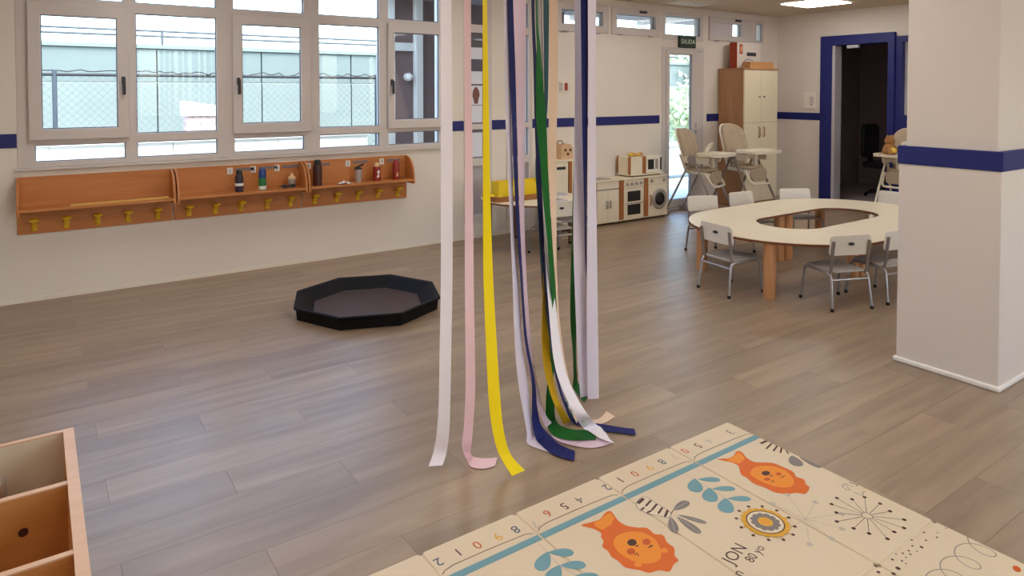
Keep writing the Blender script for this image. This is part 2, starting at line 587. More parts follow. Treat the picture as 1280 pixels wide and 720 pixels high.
# windows of the wall outside the picture
for nm, W, lab in (('window_9', RW[0], 'wide white window outside the picture, nearer the camera'), ('window_10', RW[1], 'wide white window outside the picture, beyond the column')):
    w = thing(nm, lab, 'window', kind='structure')
    n_ = 4
    hs = []
    for i in range(n_):
        a = W[0] + .06 + i * (W[1] - W[0] - .06) / n_
        hs.append((a, a + (W[1] - W[0] - .06) / n_ - .06, W[2] + .06, W[3] - .06))
    weld(frame_grid(MB(), W[0], W[1], W[2], W[3], hs, YF - .08, YF + .004).build('frame', M_PVC, w, recalc=False, bevel=.004))
    for h in hs:
        pane(w, h, YF - .04)

# glass exit door
d1 = thing('door_1', 'white exit door with a tall clear pane beside the wardrobe', 'door', kind='structure')
weld(frame_grid(MB(), DOOR1[0], DOOR1[1], 0, DOOR1[3], [(6.665, 7.335, 0.03, 2.075)], YW - .01, YW + .08).build('frame', M_PVC, d1, recalc=False, bevel=.004))
lf = weld(frame_grid(MB(), 6.67, 7.33, .035, 2.07, [(6.728, 7.155, .13, 2.025)], YW - .02, YW + .04).build('leaf', M_PVC, d1, recalc=False, bevel=.006))
pane(lf, (6.728, 7.155, .13, 2.025), YW + .008); gasket(lf, (6.728, 7.155, .13, 2.025), YW - .006)
MB().box(7.22, 7.25, YW - .045, YW - .02, .98, 1.12).box(7.12, 7.245, YW - .07, YW - .05, 1.04, 1.06).cyl((7.235, YW - .06, 1.05), (7.235, YW - .02, 1.05), .01, n=8).build('handle', M_PVC, lf)
MB().box(6.60, 7.40, YW - .03, YW + .16, .0005, .03).build('threshold', M_GREYP, d1, bevel=.004)

# blue framed doorway and dark room behind it
d2 = thing('door_2', 'blue framed doorway opening into a dark room', 'door', kind='structure')
fr = MB().prism([(5.436, 0.001), (5.436, 2.302), (4.43, 2.302), (4.43, 0.001), (4.515, 0.001), (4.515, 2.172), (5.27, 2.172), (5.27, 0.001)], -.05, .17, yz(XW))
fr.build('frame', M_BLUE, d2, bevel=.006)
MB().box(XW - .035, XW + .13, 5.225, 5.268, .003, 2.168).build('door_leaf_edge', mat('pale_grey_door', (190, 184, 190), .4), d2, bevel=.003)
MB().box(XW - .045, XW + .01, 4.9, 5.06, 2.12, 2.165).build('door_closer', mat('light_metal', (200, 205, 215), .3, metal=.6), d2, bevel=.004)
sl = thing('door_3', 'blue side panel with a tall pane next to the doorway', 'door', kind='structure')
weld(frame_grid(MB(), 0, .88, 0.001, 2.243, [(.06, .80, 1.24, 2.17)], 0, .14).build('frame', M_BLUE, sl, recalc=False))
sl.location = (XW - .02 + .14, 3.55, 0); sl.rotation_euler = (0, 0, math.radians(90))
MB().box(.056, .804, .05, .06, 1.236, 2.174).build('pane', mat('frosted_pane', (224, 226, 228), .35), sl)
M_HALL = mat('dark_room_paint', (178, 164, 164), .8)
hall = MB().box(XW + .17, XW + 2.5, 6.2, 6.3, 0, 2.6).box(XW + .17, XW + 2.5, 3.2, 3.3, 0, 2.6).box(XW + 2.4, XW + 2.5, 3.3, 6.2, 0, 2.6).box(XW + .17, XW + 2.5, 3.2, 6.3, 2.5, 2.6).box(XW + .17, XW + 2.4, 3.3, 6.2, -.005, .002)
struct(hall.build('wall_hall', M_HALL), 'dark walls of the room seen through the blue doorway', 'wall')
hc_ = thing('office_chair', 'black office chair in the dark room behind the blue door', 'chair', (XW + 1.2, 5.15, .003))
MB().cyl((0, 0, .06), (0, 0, .42), .03).build('column', M_BLACK, hc_)
for i in range(5):
    a = i * 2 * math.pi / 5
    MB().cyl((0, 0, .09), (.28 * math.cos(a), .28 * math.sin(a), .05), .022, .016, 8).cyl((.28 * math.cos(a), .28 * math.sin(a) - .012, .028), (.28 * math.cos(a), .28 * math.sin(a) + .012, .028), .028, n=10).build('foot', M_BLACK, hc_)
MB().prism(rrect(-.24, .24, -.24, .24, .07), .42, .5).build('seat', M_BLACK, hc_, bevel=.02)
MB().prism(rrect(-.22, .22, .56, 1.05, .08), .2, .26, xz(0)).build('backrest', M_BLACK, hc_, bevel=.02)
MB().box(-.03, .03, .2, .25, .44, .7).build('back_bar', M_BLACK, hc_)

# wall switch plate by the doorway
sw = thing('switch_panel', 'white switch plate on the wall left of the blue door', 'switch', (XW - .001, 5.6, 1.42))
MB().prism(rrect(-.09, .1, -.12, .12, .012), -.022, 0, yz(0)).build('plate', M_WHITE, sw, bevel=.003)
MB().prism(rrect(-.06, .0, -.05, .05, .008), -.03, -.02, yz(0)).build('rocker', M_PVC, sw, bevel=.002)
MB().box(-.034, -.03, -.045, -.015, -.07, -.06).build('indicator', M_DARK, sw)
sx = thing('call_point', 'small red and grey wall button above the blue stripe', 'switch', (4.985, YW - .001, 1.60))
MB().prism(rrect(-.06, .045, -.06, .05, .006), -.02, 0, xz(0)).build('plate', M_WHITE, sx, bevel=.002)
MB().box(.0, .04, -.027, -.019, -.045, .04).build('red_button', mat('red_plastic', (158, 52, 34), .4), sx)
MB().box(-.05, -.035, -.024, -.019, -.045, .04).build('grey_strip', M_GREYP, sx)

# exit sign
def text_mb(txt, size, thick=0.0, align='CENTER'):
    cu = bpy.data.curves.new('lettering', 'FONT')
    cu.body = txt; cu.size = size; cu.align_x = align; cu.align_y = 'CENTER'
    cu.extrude = thick; cu.resolution_u = 3
    o = bpy.data.objects.new('lettering', cu)
    COL.objects.link(o)
    bpy.context.view_layer.update()
    me = bpy.data.meshes.new_from_object(o.evaluated_get(bpy.context.evaluated_depsgraph_get()))
    vs = [v.co.copy() for v in me.vertices]; fs = [tuple(p.vertices) for p in me.polygons]
    bpy.data.objects.remove(o); bpy.data.curves.remove(cu); bpy.data.meshes.remove(me)
    return vs, fs
def put_text(mb, txt, size, fn, thick=0.0):
    vs, fs = text_mb(txt, size, thick)
    mb.add([fn(v) for v in vs], fs)
    return mb
es = thing('exit_sign', 'dark green exit sign with pale letters above the glass door', 'sign', (7.05, YW - .001, 2.19))
MB().box(-.155, .155, -.035, -.0, -.075, .075).build('sign_body', mat('sign_dark', (18, 30, 24), .4), es, bevel=.003)
MB().box(-.147, .147, -.037, -.034, -.066, .066).build('green_face', mat('sign_green', (10, 44, 28), .4), es)
put_text(MB(), 'SALIDA', .082, lambda v: (v.x, -.0385 - v.z, v.y), .0008).build('lettering', mat('sign_letter', (214, 232, 206), .5), es, recalc=False)

# ------------------------------------------------------------------ column
co = thing('column', 'thick white square column with a blue band on the right', 'column', (4.05, 1.455, 0), kind='structure')
MB().box(.02, .40, .02, .475, 0, ZC - .0005).build('shaft', M_COLUMN, co, bevel=.004)
MB().box(0, .41, -.005, .505, 0.001, ST0).build('cladding', M_COLUMN, co, bevel=.004)
MB().box(-.006, .416, -.011, .511, ST0, ST1).build('blue_band', M_BLUE, co, bevel=.003)
MB().box(-.016, .424, -.018, .518, 0.0005, .028).build('base_trim', mat('bright_trim', (244, 238, 230), .4), co, bevel=.008)

# ------------------------------------------------------------------ ceiling lamps and vent
M_LAMP = emit('lamp_diffuser', (1.0, 0.96, 0.92, 1), PANEL_STRENGTH)
lamp0 = thing('ceiling_light', 'square glowing ceiling panel in the far corner', 'ceiling light', (8.0, 4.9, ZC - .001), group='square ceiling light panels')
weld(frame_grid(MB(), -.315, .315, -.315, .315, [(-.29, .29, -.29, .29)], -.014, 0).build('frame', M_TRIMW, lamp0, rot=(math.radians(-90), 0, 0), recalc=False))
MB().box(-.29, .29, -.29, .29, -.010, -.001).build('diffuser', M_LAMP, lamp0)
lamp_spots = [(5.6, 4.9), (3.2, 4.9), (.8, 4.9), (8.0, 2.5), (5.6, 2.5), (3.2, 2.5), (.8, 2.5), (.8, .1), (3.2, .1), (5.6, .1), (8.0, .1), (-.9, 2.5), (-.9, .1)]
for x, y in lamp_spots:
    c_ = copy_tree(lamp0)
    c_.location = (x, y, ZC - .001)
    c_['label'] = 'square glowing ceiling panel above the picture, out of the frame'
vt = thing('ceiling_vent', 'white slatted ceiling grille above the exit door', 'vent', (6.72, 5.82, ZC - .001))
weld(frame_grid(MB(), -.33, .33, -.16, .16, [(-.30, .30, -.13, .13)], -.012, 0).build('frame', M_TRIMW, vt, rot=(math.radians(-90), 0, 0), recalc=False))
for i in range(4):
    MB().box(-.30, .30, -.105 + i * .06, -.08 + i * .06, -.014, -.002).build('slat', M_WHITE, vt)

# ------------------------------------------------------------------ coat racks
def make_rack(x0, x1, label, right_end):
    t = thing('coat_rack', label, 'coat rack', (x0, YW - .001, 0), group='wooden coat racks under the big window')
    L = x1 - x0
    MB().box(0, L, -.016, 0, .50, .92).build('back_board', M_RACK, t, bevel=.002)
    MB().box(.018, L - .018, -.205, -.016, .685, .703).build('shelf', M_RACK, t, bevel=.004)
    prof = [(0, .66), (-.205, .66)] + [(-.205 * math.sin(math.radians(a)) ** .8 if a else 0, .66 + .26 * (math.cos(math.radians(a)) ** .8)) for a in (88, 75, 60, 45, 30, 15, 4)]
    prof += [(0, .92)]
    for xx in (0, L - .018):
        MB().prism(prof, 0, .018, yz(xx)).build('side_panel', M_RACK, t, bevel=.002)
    return t
RX = [(-.115, .908), (.918, 1.955), (1.965, 2.995)]
racks = [make_rack(*RX[0], 'leftmost wooden coat rack with an empty shelf', False),
         make_rack(*RX[1], 'middle wooden coat rack holding two small bottles', False),
         make_rack(*RX[2], 'wooden coat rack at the right with four bottles and a rounded end', True)]
hooks = [[-.013, .187, .388, .592, .80], [1.029, 1.232, 1.436, 1.655, 1.857], [2.074, 2.283, 2.486, 2.687, 2.895]]
for t, hs, (x0, x1) in zip(racks, hooks, RX):
    for hx in hs:
        h = MB().cyl((0, -.014, .545), (0, -.07, .60), .017, .014, 12)
        h.lathe([(.012, -.004), (.030, 0), (.034, .008), (.026, .018), (.008, .022)], (0, -.072, .598), 14)
        h.cyl((0, -.016, .525), (0, -.016, .575), .02, .02, 12)
        h.build('hook', M_YELLOW, t, loc=(hx - x0, 0, 0))
M_TAG = mat('white_paper', (232, 228, 224), .7)
M_TAGG = mat('grey_print', (128, 116, 118), .7)
for t, (x0, x1), tags in zip(racks[1:], RX[1:], ([1.33, 1.52, 1.72], [2.0, 2.37, 2.71])):
    for i, tx in enumerate(tags):
        lx = tx - x0
        MB().box(lx, lx + .045, -.0185, -.0165, .845, .90).build('number_tag', M_TAG, t)
        put_text(MB(), str(i + 1), .045, lambda v: (v.x + lx + .022, -.0192 - v.z, v.y + .872), .0004).build('number_print', M_DARK, t, recalc=False)
        MB().box(lx + .07, lx + .22, -.0185, -.0165, .868, .892).build('name_strip', M_TAGG, t)
# long pale lath on the first rack
tag(MB().box(0, .65, 0, .022, 0, .014).build('wooden_lath', mat('pale_lath', (224, 178, 96), .4), loc=(.208, 5.975, .7035), bevel=.002), 'long pale wooden strip lying on the leftmost rack shelf', 'strip')

def bottle(px, r, prof, mats_, label, name='water_bottle', y=6.04):
    p = on_y(px, 230, y)
    t = thing(name, label, 'bottle', (p.x, y, .7035), group='drinking bottles on the coat rack shelves')
    for part, pr, m in zip(('body', 'band', 'cap'), prof, mats_):
        MB().lathe([(a * r, b) for a, b in pr], n=16).build(part, m, t)
    return t
M_PURP = mat('dark_purple', (52, 40, 62), .3)
M_WINE = mat('dark_brown_red', (74, 34, 30), .3)
M_RED = mat('bottle_red', (150, 40, 28), .3)
M_BB = mat('bottle_blue', (36, 62, 132), .3)
M_GRN = mat('bottle_green', (44, 132, 72), .35)
M_CAPC = mat('cream_cap', (226, 192, 140), .4)
M_GB = mat('grey_bottle', (172, 158, 150), .35)
bottle(299, .034, ([(1, 0), (1, .055), (.95, .07), (1, .115), (.75, .14)], [(1.04, .05), (1.04, .072)], [(.7, .138), (.72, .168), (.4, .185)]), (M_PURP, M_TAG, M_BLACK), 'dark purple bottle with a white band on the middle rack')
bottle(328, .032, ([(1, 0), (1, .04), (1, .05), (.98, .09), (.9, .12)], [(1.05, .005), (1.05, .035)], [(.92, .09), (1.0, .13), (.85, .17), (.5, .185)]), (M_GRN, M_TAG, M_BB), 'green bottle with a blue top on the middle rack')
bottle(397, .04, ([(1, 0), (1, .17), (.95, .185)], [(1.02, .14), (1.02, .15)], [(.8, .185), (.82, .215), (.5, .23)]), (M_WINE, M_DARK, M_BLACK), 'tall dark brown bottle with black lid on the right rack')
b4 = bottle(448, .034, ([(.85, 0), (1, .11), (1, .12)], [(1.03, .09), (1.03, .095)], [(1.05, .12), (1.05, .132), (.3, .137)]), (M_GB, M_GB, M_BLACK), 'grey tumbler bottle with a black spout on the right rack')
MB().cyl((-.03, 0, .13), (.05, -.01, .165), .011, .008, 8).build('spout', M_BLACK, b4)
b5 = bottle(471, .037, ([(1, 0), (1, .12), (.9, .135)], [(1.02, .05), (1.02, .055)], [(.7, .135), (.72, .15), (.4, .17)]), (M_RED, M_RED, M_CAPC), 'red bottle with cream cap on the right rack')
MB().prism([(-.006, .03), (.014, .045), (.004, .065), (.018, .09), (.002, .105), (-.012, .085), (-.002, .06), (-.016, .04)], -.039, -.036, xz(0)).build('white_figure', M_TAG, b5)
b6 = bottle(495, .034, ([(1, 0), (1, .14), (.85, .165)], [(1.02, .02), (1.02, .024)], [(.6, .165), (.55, .18), (.3, .188)]), (M_RED, M_RED, M_RED), 'slim all-red bottle at the right end of the racks')
MB().prism([(-.012, .03), (.012, .032), (.004, .05), (.014, .07), (-.008, .06)], -.036, -.033, xz(0)).build('white_figure', M_CAPC, b6)
cup = thing('sippy_cup', 'small grey cup with a pale lid on the middle rack', 'cup', (1.851, 6.06, .7035))
MB().lathe([(.028, 0), (.034, .07), (.034, .075)], n=16).build('body', M_GB, cup)
MB().lathe([(.036, .075), (.034, .09), (.012, .105), (.01, .122)], n=16).build('lid', M_CAPC, cup)
gl = thing('sunglasses', 'dark folded glasses lying on the middle rack shelf', 'glasses', (1.80, 5.985, .7035))
for s_ in (-1, 1):
    MB().prism([(s_ * .035 + .026 * math.cos(a), .022 + .016 * math.sin(a)) for a in [i * math.pi / 6 for i in range(12)]], -.003, .003, xz(0)).build('lens', M_BLACK, gl)
    MB().tube([(s_ * .062, 0, .026), (s_ * .066, .05, .02), (s_ * -.01, .055, .008)], .004, 6).build('temple', M_BLACK, gl)
MB().tube([(-.012, 0, .026), (0, -.002, .03), (.012, 0, .026)], .003, 6).build('bridge', M_BLACK, gl)
ts = MB()
_rr = random.Random(3)
gv, gf = [], []
for j in range(5):
    for i in range(9):
        gv.append((-.065 + i * .016, -.03 + j * .015, .0025 + _rr.random() * .028 * (1 - abs(i - 4) / 5)))
for j in range(4):
    for i in range(8):
        gf.append((j * 9 + i, j * 9 + i + 1, (j + 1) * 9 + i + 1, (j + 1) * 9 + i))
o = ts.add(gv, gf).build('tissue', M_TAG, loc=(2.31, 5.985, .7035))
sd = o.modifiers.new('solid', 'SOLIDIFY'); sd.thickness = .002
tag(o, 'crumpled white tissue on the right rack shelf', 'tissue')

# ------------------------------------------------------------------ paper sheets on the narrow window
for (y0, y1, lab, pic) in ((59, 74, 'topmost white paper sheet on the narrow window', 0), (89, 105, 'second white paper sheet on the narrow window', 0),
                          (107, 131, 'paper sheet with a brown drawn figure on the narrow window', 1), (132, 153, 'white paper sheet below the drawn figure', 0),
                          (166, 196, 'pale paper sheet on the lowest pane of the narrow window', 0)):
    a = on_y(590, y0, YW); b = on_y(603, y1, YW)
    t = thing('paper_sheet', lab, 'paper', ((a.x + b.x) / 2, YW + .024, (a.z + b.z) / 2), group='paper sheets taped to the narrow window')
    w_, h_ = (b.x - a.x) / 2 + .015, (a.z - b.z) / 2
    MB().box(-w_, w_, 0, .0015, -h_, h_).build('sheet', mat('bluish_paper', (226, 228, 240), .7), t)
    if pic:
        MB().prism([(-.02, -.09), (.02, -.09), (.03, -.04), (.045, 0), (.035, .05), (.01, .085), (-.015, .085), (-.04, .04), (-.045, -.01), (-.03, -.05)], -.001, 0, xz(-.0005)).build('drawn_figure', mat('brown_ink', (126, 82, 76), .7), t)

# ------------------------------------------------------------------ black octagonal floor tray
tr = thing('mixing_tray', 'black octagonal mixing tray lying on the floor', 'tray', (1.95, 4.63, 0))
def octa(r):
    return [(r * math.cos(math.radians(45 * i)), r * math.sin(math.radians(45 * i))) for i in range(8)]
prof = [(.515, .001), (.522, .07), (.535, .075), (.54, .088), (.525, .092), (.505, .086), (.40, .018)]
tv, tf = [], []
for r_, z in prof:
    tv += [(x, y, z) for x, y in octa(r_)]
for j in range(len(prof) - 1):
    for i in range(8):
        tf.append((j * 8 + i, j * 8 + (i + 1) % 8, (j + 1) * 8 + (i + 1) % 8, (j + 1) * 8 + i))
M_TRAY = mat('black_tray_plastic', (13, 10, 11), .6, spec=.2)
MB().add(tv, tf + [tuple(reversed(range(8)))]).build('rim', M_TRAY, tr, bevel=.004)
MB().prism(octa(.402), .012, .02).build('tray_bottom', mat('dark_brown_tray_bottom', (66, 50, 42), .4), tr)
tr.rotation_euler = (0, 0, math.radians(2))

# ------------------------------------------------------------------ small chairs
def make_chair():
    t = thing('toddler_chair', 'x', 'chair', group='white toddler chairs')
    w = .15
    seat = rrect(-.155, .15, -.145, .145, .05, 6)
    vs = []
    MB().prism(seat, .262, .274).build('seat', M_SEATG, t, bevel=.004)
    for s_ in (-1, 1):
        fl = MB().tube([(.165, s_ * (w + .012), .012), (.14, s_ * w, .235), (.125, s_ * w, .252), (.10, s_ * w, .256)], .0095, 8).build('leg', M_TUBE, t)
        MB().cyl((.166, s_ * (w + .0125), 0), (.165, s_ * (w + .012), .022), .013, n=10).build('foot_cap', M_BLACK, fl)
        rl = MB().tube([(-.185, s_ * (w + .012), .012), (-.158, s_ * w, .225), (-.145, s_ * w, .248), (-.11, s_ * w, .256), (.10, s_ * w, .256)], .0095, 8).build('leg', M_TUBE, t)
        MB().cyl((-.186, s_ * (w + .0125), 0), (-.185, s_ * (w + .012), .022), .013, n=10).build('foot_cap', M_BLACK, rl)
        MB().tube([(-.135, s_ * (w - .004), .25), (-.15, s_ * (w - .004), .30), (-.175, s_ * (w - .004), .49)], .011, 8).build('back_post', M_POST, t)
    MB().tube([(-.160, -w, .215), (-.160, w, .215)], .008, 8).build('crossbar', M_TUBE, t)
    # backrest: slightly curved plate between the posts
    poly = rrect(-.163, .163, .385, .53, .025, 4)
    bo = MB().prism(poly, -.006, .006, lambda a, b, c: (-.150 - (b - .30) * .13 - .012 * (1 - (a / .163) ** 2) + c + .016, a, b)).build('backrest', M_SEATP, t, bevel=.003)
    MB().prism([(.022 * math.cos(i * math.pi / 8), .468 + .011 * math.sin(i * math.pi / 8)) for i in range(16)], -.0075, .0075, lambda a, b, c: (-.150 - (b - .30) * .13 - .012 + c + .016, a, b)).build('finger_hole', M_DARK, bo)
    return t
chair0 = make_chair()
chair_spots = [(4.44, 3.40, -7, 'white toddler chair at the left end of the oval table, nearest the window'),
               (4.79, 2.76, 68, 'white toddler chair in front of the oval table, seen whole'),
               (5.24, 2.66, 80, 'white toddler chair half hidden by the column'),
               (5.27, 4.27, 250, 'white toddler chair behind the table beside the high chair foot'),
               (5.83, 4.21, 263, 'white toddler chair behind the table in front of the wardrobe'),
               (6.42, 4.06, 238, 'white toddler chair behind the table in front of the end wall'),
               (6.97, 3.46, 186, 'white toddler chair at the far right end behind the oval table'),
               (4.00, 5.09, 82, 'white toddler chair in front of the small round table, seen between ribbons'),
               (4.43, 5.37, 161, 'white toddler chair at the small round table, mostly hidden by the broad lilac-grey ribbon')]
for i, (x, y, a, lab) in enumerate(chair_spots):
    c_ = chair0 if i == 0 else copy_tree(chair0)
    c_.location = (x, y, 0.0005); c_.rotation_euler = (0, 0, math.radians(a)); c_['label'] = lab

# ------------------------------------------------------------------ big oval table
tb = thing('oval_table', 'cream oval children\'s table with an open centre and wooden legs', 'table', (5.635, 3.4, 0))
def stadium(hl, r, n=24):
    pts = []
    for cx, a0 in ((hl - r, -90), (-hl + r, 90)):
        for i in range(n + 1):
            a = math.radians(a0 + 180 * i / n)
            pts.append((cx + r * math.cos(a), r * math.sin(a)))
    return pts
def half_ring(sgn):
    n = 24
    hl, r, hi, ri = 1.265, .8, .69, .275
    outer, inner = [(0.002, -r)], [(0.002, -ri)]
    for i in range(n + 1):
        a = math.radians(-90 + 180 * i / n)
        outer.append((hl - r + r * math.cos(a), r * math.sin(a)))
        inner.append((hi - ri + ri * math.cos(a), ri * math.sin(a)))
    outer.append((0.002, r)); inner.append((0.002, ri))
    return [(sgn * x, y) for x, y in outer], [(sgn * x, y) for x, y in inner]
for sgn in (1, -1):
    ou, inn = half_ring(sgn)   # two halves meet at a seam
    mb = MB()
    n = len(ou)
    for z0, z1, kk in ((.418, .4365, 1), (.4365, .44, 0)):
        mb.mt(kk)
        vs = [(x, y, z) for z in (z0, z1) for l in (ou, inn) for x, y in l]
        fs = []
        for i in range(n - 1):
            fs += [(i, i + 1, n + i + 1, n + i), (2 * n + i, 3 * n + i, 3 * n + i + 1, 2 * n + i + 1), (i, 2 * n + i, 2 * n + i + 1, i + 1), (n + i, n + i + 1, 3 * n + i + 1, 3 * n + i)]
        fs += [(0, n, 3 * n, 2 * n), (n - 1, 3 * n - 1, 4 * n - 1, 2 * n - 1)]
        mb.add(vs, fs)
    mb.build('tabletop', [M_CREAM, M_EDGE], tb)
    for lx, ly in ((.065, .345), (.065, -.345), (1.15 if sgn > 0 else 1.135, -.30), (.90, .53)):
        MB().cyl((sgn * lx, ly, .0005), (sgn * lx, ly, .4175), .047, n=20).build('leg', M_LEGW, tb)

# ------------------------------------------------------------------ high chairs
M_FAB = mat('beige_patterned_fabric', (186, 166, 142), .85, noise=.22, nscale=26)
M_HCW = mat('high_chair_white', (236, 226, 206), .35)
M_HCG = mat('high_chair_grey', (150, 140, 136), .45)
def make_high_chair(name, label, leg_m, loc, ang, bib=True):
    t = thing(name, label, 'high chair', loc, math.radians(ang), group='high chairs by the end wall')
    W = .2
    for s_ in (-1, 1):
        y0, y1 = s_ * W, s_ * (W + .035)
        r = MB().tube([(-.05, y0, .71), (-.09, y0, .62), (-.38, y1, .02)], .014, 8).build('leg', leg_m, t)
        MB().box(-.44, -.33, y1 - .02, y1 + .02, .001, .05).build('foot_cap', leg_m, r, bevel=.008)
        f = MB().tube([(.0, y0, .71), (.03, y0, .62), (.34, y1, .02)], .014, 8).build('leg', leg_m, t)
        MB().box(.30, .38, y1 - .02, y1 + .02, .001, .045).build('foot_cap', leg_m, f, bevel=.008)
        MB().cyl((-.035, s_ * (W - .025), .715), (-.035, s_ * (W + .03), .715), .048, n=18).build('hub', M_HCG, t, bevel=.008)
        MB().prism(rrect(-.17, .17, .66, .74, .03), 0, .03, xz(s_ * W - (.045 if s_ > 0 else -.015))).build('armrest', M_HCW, t, bevel=.008)
    # seat shell: side profile extruded across the seat
    MB().prism([(-.15, .53), (.17, .51), (.18, .545), (-.12, .57), (-.19, .76), (-.24, .76)], -.155, .155, lambda a, b, c: (a, c, b)).build('seat_shell', M_HCW, t, bevel=.012)
    # curved back: shell behind, patterned cushion in front
    poly = rrect(-.195, .195, 0, .5, .13, 7)
    def back(off):
        return lambda a, b, c: (-.13 - b * .30 + c + off + 1.3 * a * a, a, .58 + b)
    sh = MB().prism(poly, -.018, .0, back(-.03)).build('back_shell', M_HCW, t, bevel=.006)
    MB().prism([(x * .94, .02 + y * .95) for x, y in poly], -.03, .03, back(.0)).build('back_cushion', M_FAB, t, bevel=.015)
    MB().prism(rrect(-.13, .17, -.145, .145, .05), .56, .60).build('seat_cushion', M_FAB, t, bevel=.015)
    MB().prism(rrect(-.13, .13, .42, .57, .05), .15, .19, lambda a, b, c: (c + .02, a, b)).build('leg_cushion', M_FAB, t, bevel=.012)
    MB().tube([(.12, -.165, .55), (.21, -.16, .42), (.235, -.14, .39), (.24, 0, .385), (.235, .14, .39), (.21, .16, .42), (.12, .165, .55)], .014, 8).build('footrest', M_HCW, t)
    tp = rrect(.0, .38, -.25, .25, .13, 7)
    ty = MB().prism(tp, .755, .77).build('tray', M_HCW, t, bevel=.005)
    inner = [(.19 + (x - .19) * .92, y * .92) for x, y in tp]
    MB().ring(tp, inner, .77, .787).build('tray_rim', M_HCW, ty)
    MB().box(.12, .16, -.03, .03, .60, .755).build('crotch_post', M_HCW, t, bevel=.008)
    if bib:
        MB().prism([(.10 * math.cos(i * math.pi / 8), .055 * math.sin(i * math.pi / 8)) for i in range(16)], -.01, .01, lambda a, b, c: (.06 + b * .5 + c, a + .06, .845 + b + a * .3)).build('bib_pad', M_HCW, t, bevel=.005)
    return t
make_high_chair('high_chair', 'beige high chair in front of the glass exit door', M_HCG, (6.80, 5.66, 0), -76)
h2 = make_high_chair('high_chair', 'spotted beige high chair in front of the wardrobe', mat('high_chair_taupe', (140, 122, 106), .45), (7.36, 5.43, 0), -94, False)
h2.scale = (1.04, 1.04, 1.04)
HC3, HA = (8.72, 4.17), 188
hc3 = make_high_chair('high_chair', 'white high chair half hidden behind the column', M_HCW, (HC3[0], HC3[1], 0), HA, False)
# plush toy on the third tray
M_PLUSH = mat('brown_plush', (172, 122, 74), .95, noise=.25, nscale=60, bump=.6, bscale=220)
pp = Matrix.Rotation(math.radians(HA), 4, 'Z') @ Vector((.19, -.09, 0))
pl = thing('plush_toy', 'brown plush toy with a yellow front on the high chair tray', 'toy', (HC3[0] + pp.x, HC3[1] + pp.y, .7705))
MB().lathe([(.02, 0), (.075, .012), (.085, .06), (.06, .12), (.03, .14)], n=16).build('body', M_PLUSH, pl)
MB().lathe([(.01, .12), (.05, .14), (.06, .175), (.045, .215), (.01, .235)], n=16).build('head', M_PLUSH, pl)
for s_ in (-1, 1):
    MB().lathe([(.005, 0), (.018, .01), (.018, .03), (.005, .04)], (s_ * .045, 0, .205), 10).build('ear', M_PLUSH, pl)
    MB().tube([(s_ * .06, -.03, .09), (s_ * .1, -.05, .05), (s_ * .11, -.07, .02)], .02, 8).build('arm', M_PLUSH, pl)
MB().lathe([(.01, 0), (.05, .01), (.05, .05), (.01, .07)], (-.03, -.045, .03), 12).build('yellow_belly', mat('plush_yellow', (232, 196, 84), .9), pl)
bk = MB().box(-.05, .05, -.02, .02, 0, .17).build('white_box', M_WHITE, loc=(HC3[0] + pp.x + .02, HC3[1] + pp.y - .17, .7705), bevel=.004)
tag(bk, 'small upright white box behind the brown plush toy', 'box')

# ------------------------------------------------------------------ wardrobe with boxes on top
wd = thing('wardrobe', 'tall wooden wardrobe with cream doors in the far corner', 'wardrobe', (7.70, 5.72, 0))
M_WSIDE = wood('wardrobe_beech', (160, 112, 74), (188, 142, 102), .45, (10, 10, 1.1))
M_WDOOR = mat('cream_door', (236, 222, 192), .4)
MB().box(0, .745, .02, .41, .0005, 1.83).build('body', M_WSIDE, wd, bevel=.003)
MB().box(-.008, .755, -.006, .415, 1.83, 1.852).build('top_board', M_WSIDE, wd, bevel=.003)
M_BRASS = mat('brass', (176, 134, 72), .35, metal=.7)
for x0, x1, sgn in ((.012, .371, 1), (.375, .735, -1)):
    for z0, z1 in ((.06, 1.12), (1.124, 1.825)):
        dd = MB().box(x0, x1, 0, .02, z0, z1).build('door', M_WDOOR, wd, bevel=.002)
        hx = x1 - .05 if sgn > 0 else x0 + .05
        if z0 < 1:
            MB().tube([(hx, 0, .93), (hx, -.022, .94), (hx, -.022, 1.05), (hx, 0, 1.06)], .007, 8).build('handle', M_BRASS, dd)
        else:
            MB().cyl((hx, 0, 1.47), (hx, -.022, 1.47), .008, .013, 12).build('knob', M_TUBE, dd)
bx = thing('toy_box', 'white and red toy box standing on top of the wardrobe', 'box', (7.96, 5.99, 1.8525), math.radians(3))
MB().box(-.14, .40, -.06, .06, 0, .36).build('carton', mat('carton_white', (228, 216, 206), .5), bx, bevel=.003)
MB().box(-.143, -.139, -.057, .057, .005, .355).build('red_side', mat('carton_red', (166, 58, 30), .5), bx)
MB().box(-.09, -.02, -.0625, -.06, .20, .33).build('red_logo', mat('carton_red', (166, 58, 30), .5), bx)
MB().box(-.07, -.04, -.0635, -.062, .225, .305).build('logo_centre', mat('carton_cream', (236, 190, 120), .5), bx)
MB().box(.08, .30, -.0625, -.06, .175, .225).build('dark_text_bar', M_DARK, bx)
arc = [(.12 + .17 * math.cos(math.radians(a)), .0 + .135 * math.sin(math.radians(a))) for a in range(0, 181, 15)]
MB().prism(arc + [(x * .94 + .007, z * .92) for x, z in reversed(arc)], -.0635, -.06, xz(0)).build('printed_arch', M_POST, bx)
MB().prism([(.10, .03), (.16, .05), (.17, .08), (.13, .07)], -.0635, -.06, xz(0)).build('printed_shape', mat('print_brown', (140, 92, 66), .5), bx)
wt = thing('wooden_tray', 'low wooden tray on top of the wardrobe before the toy box', 'tray', (8.10, 5.79, 1.8525))
M_TRW = wood('tray_wood', (186, 130, 76), (206, 154, 100), .45)
MB().box(-.26, .26, -.06, .06, 0, .01).build('tray_base', M_TRW, wt)
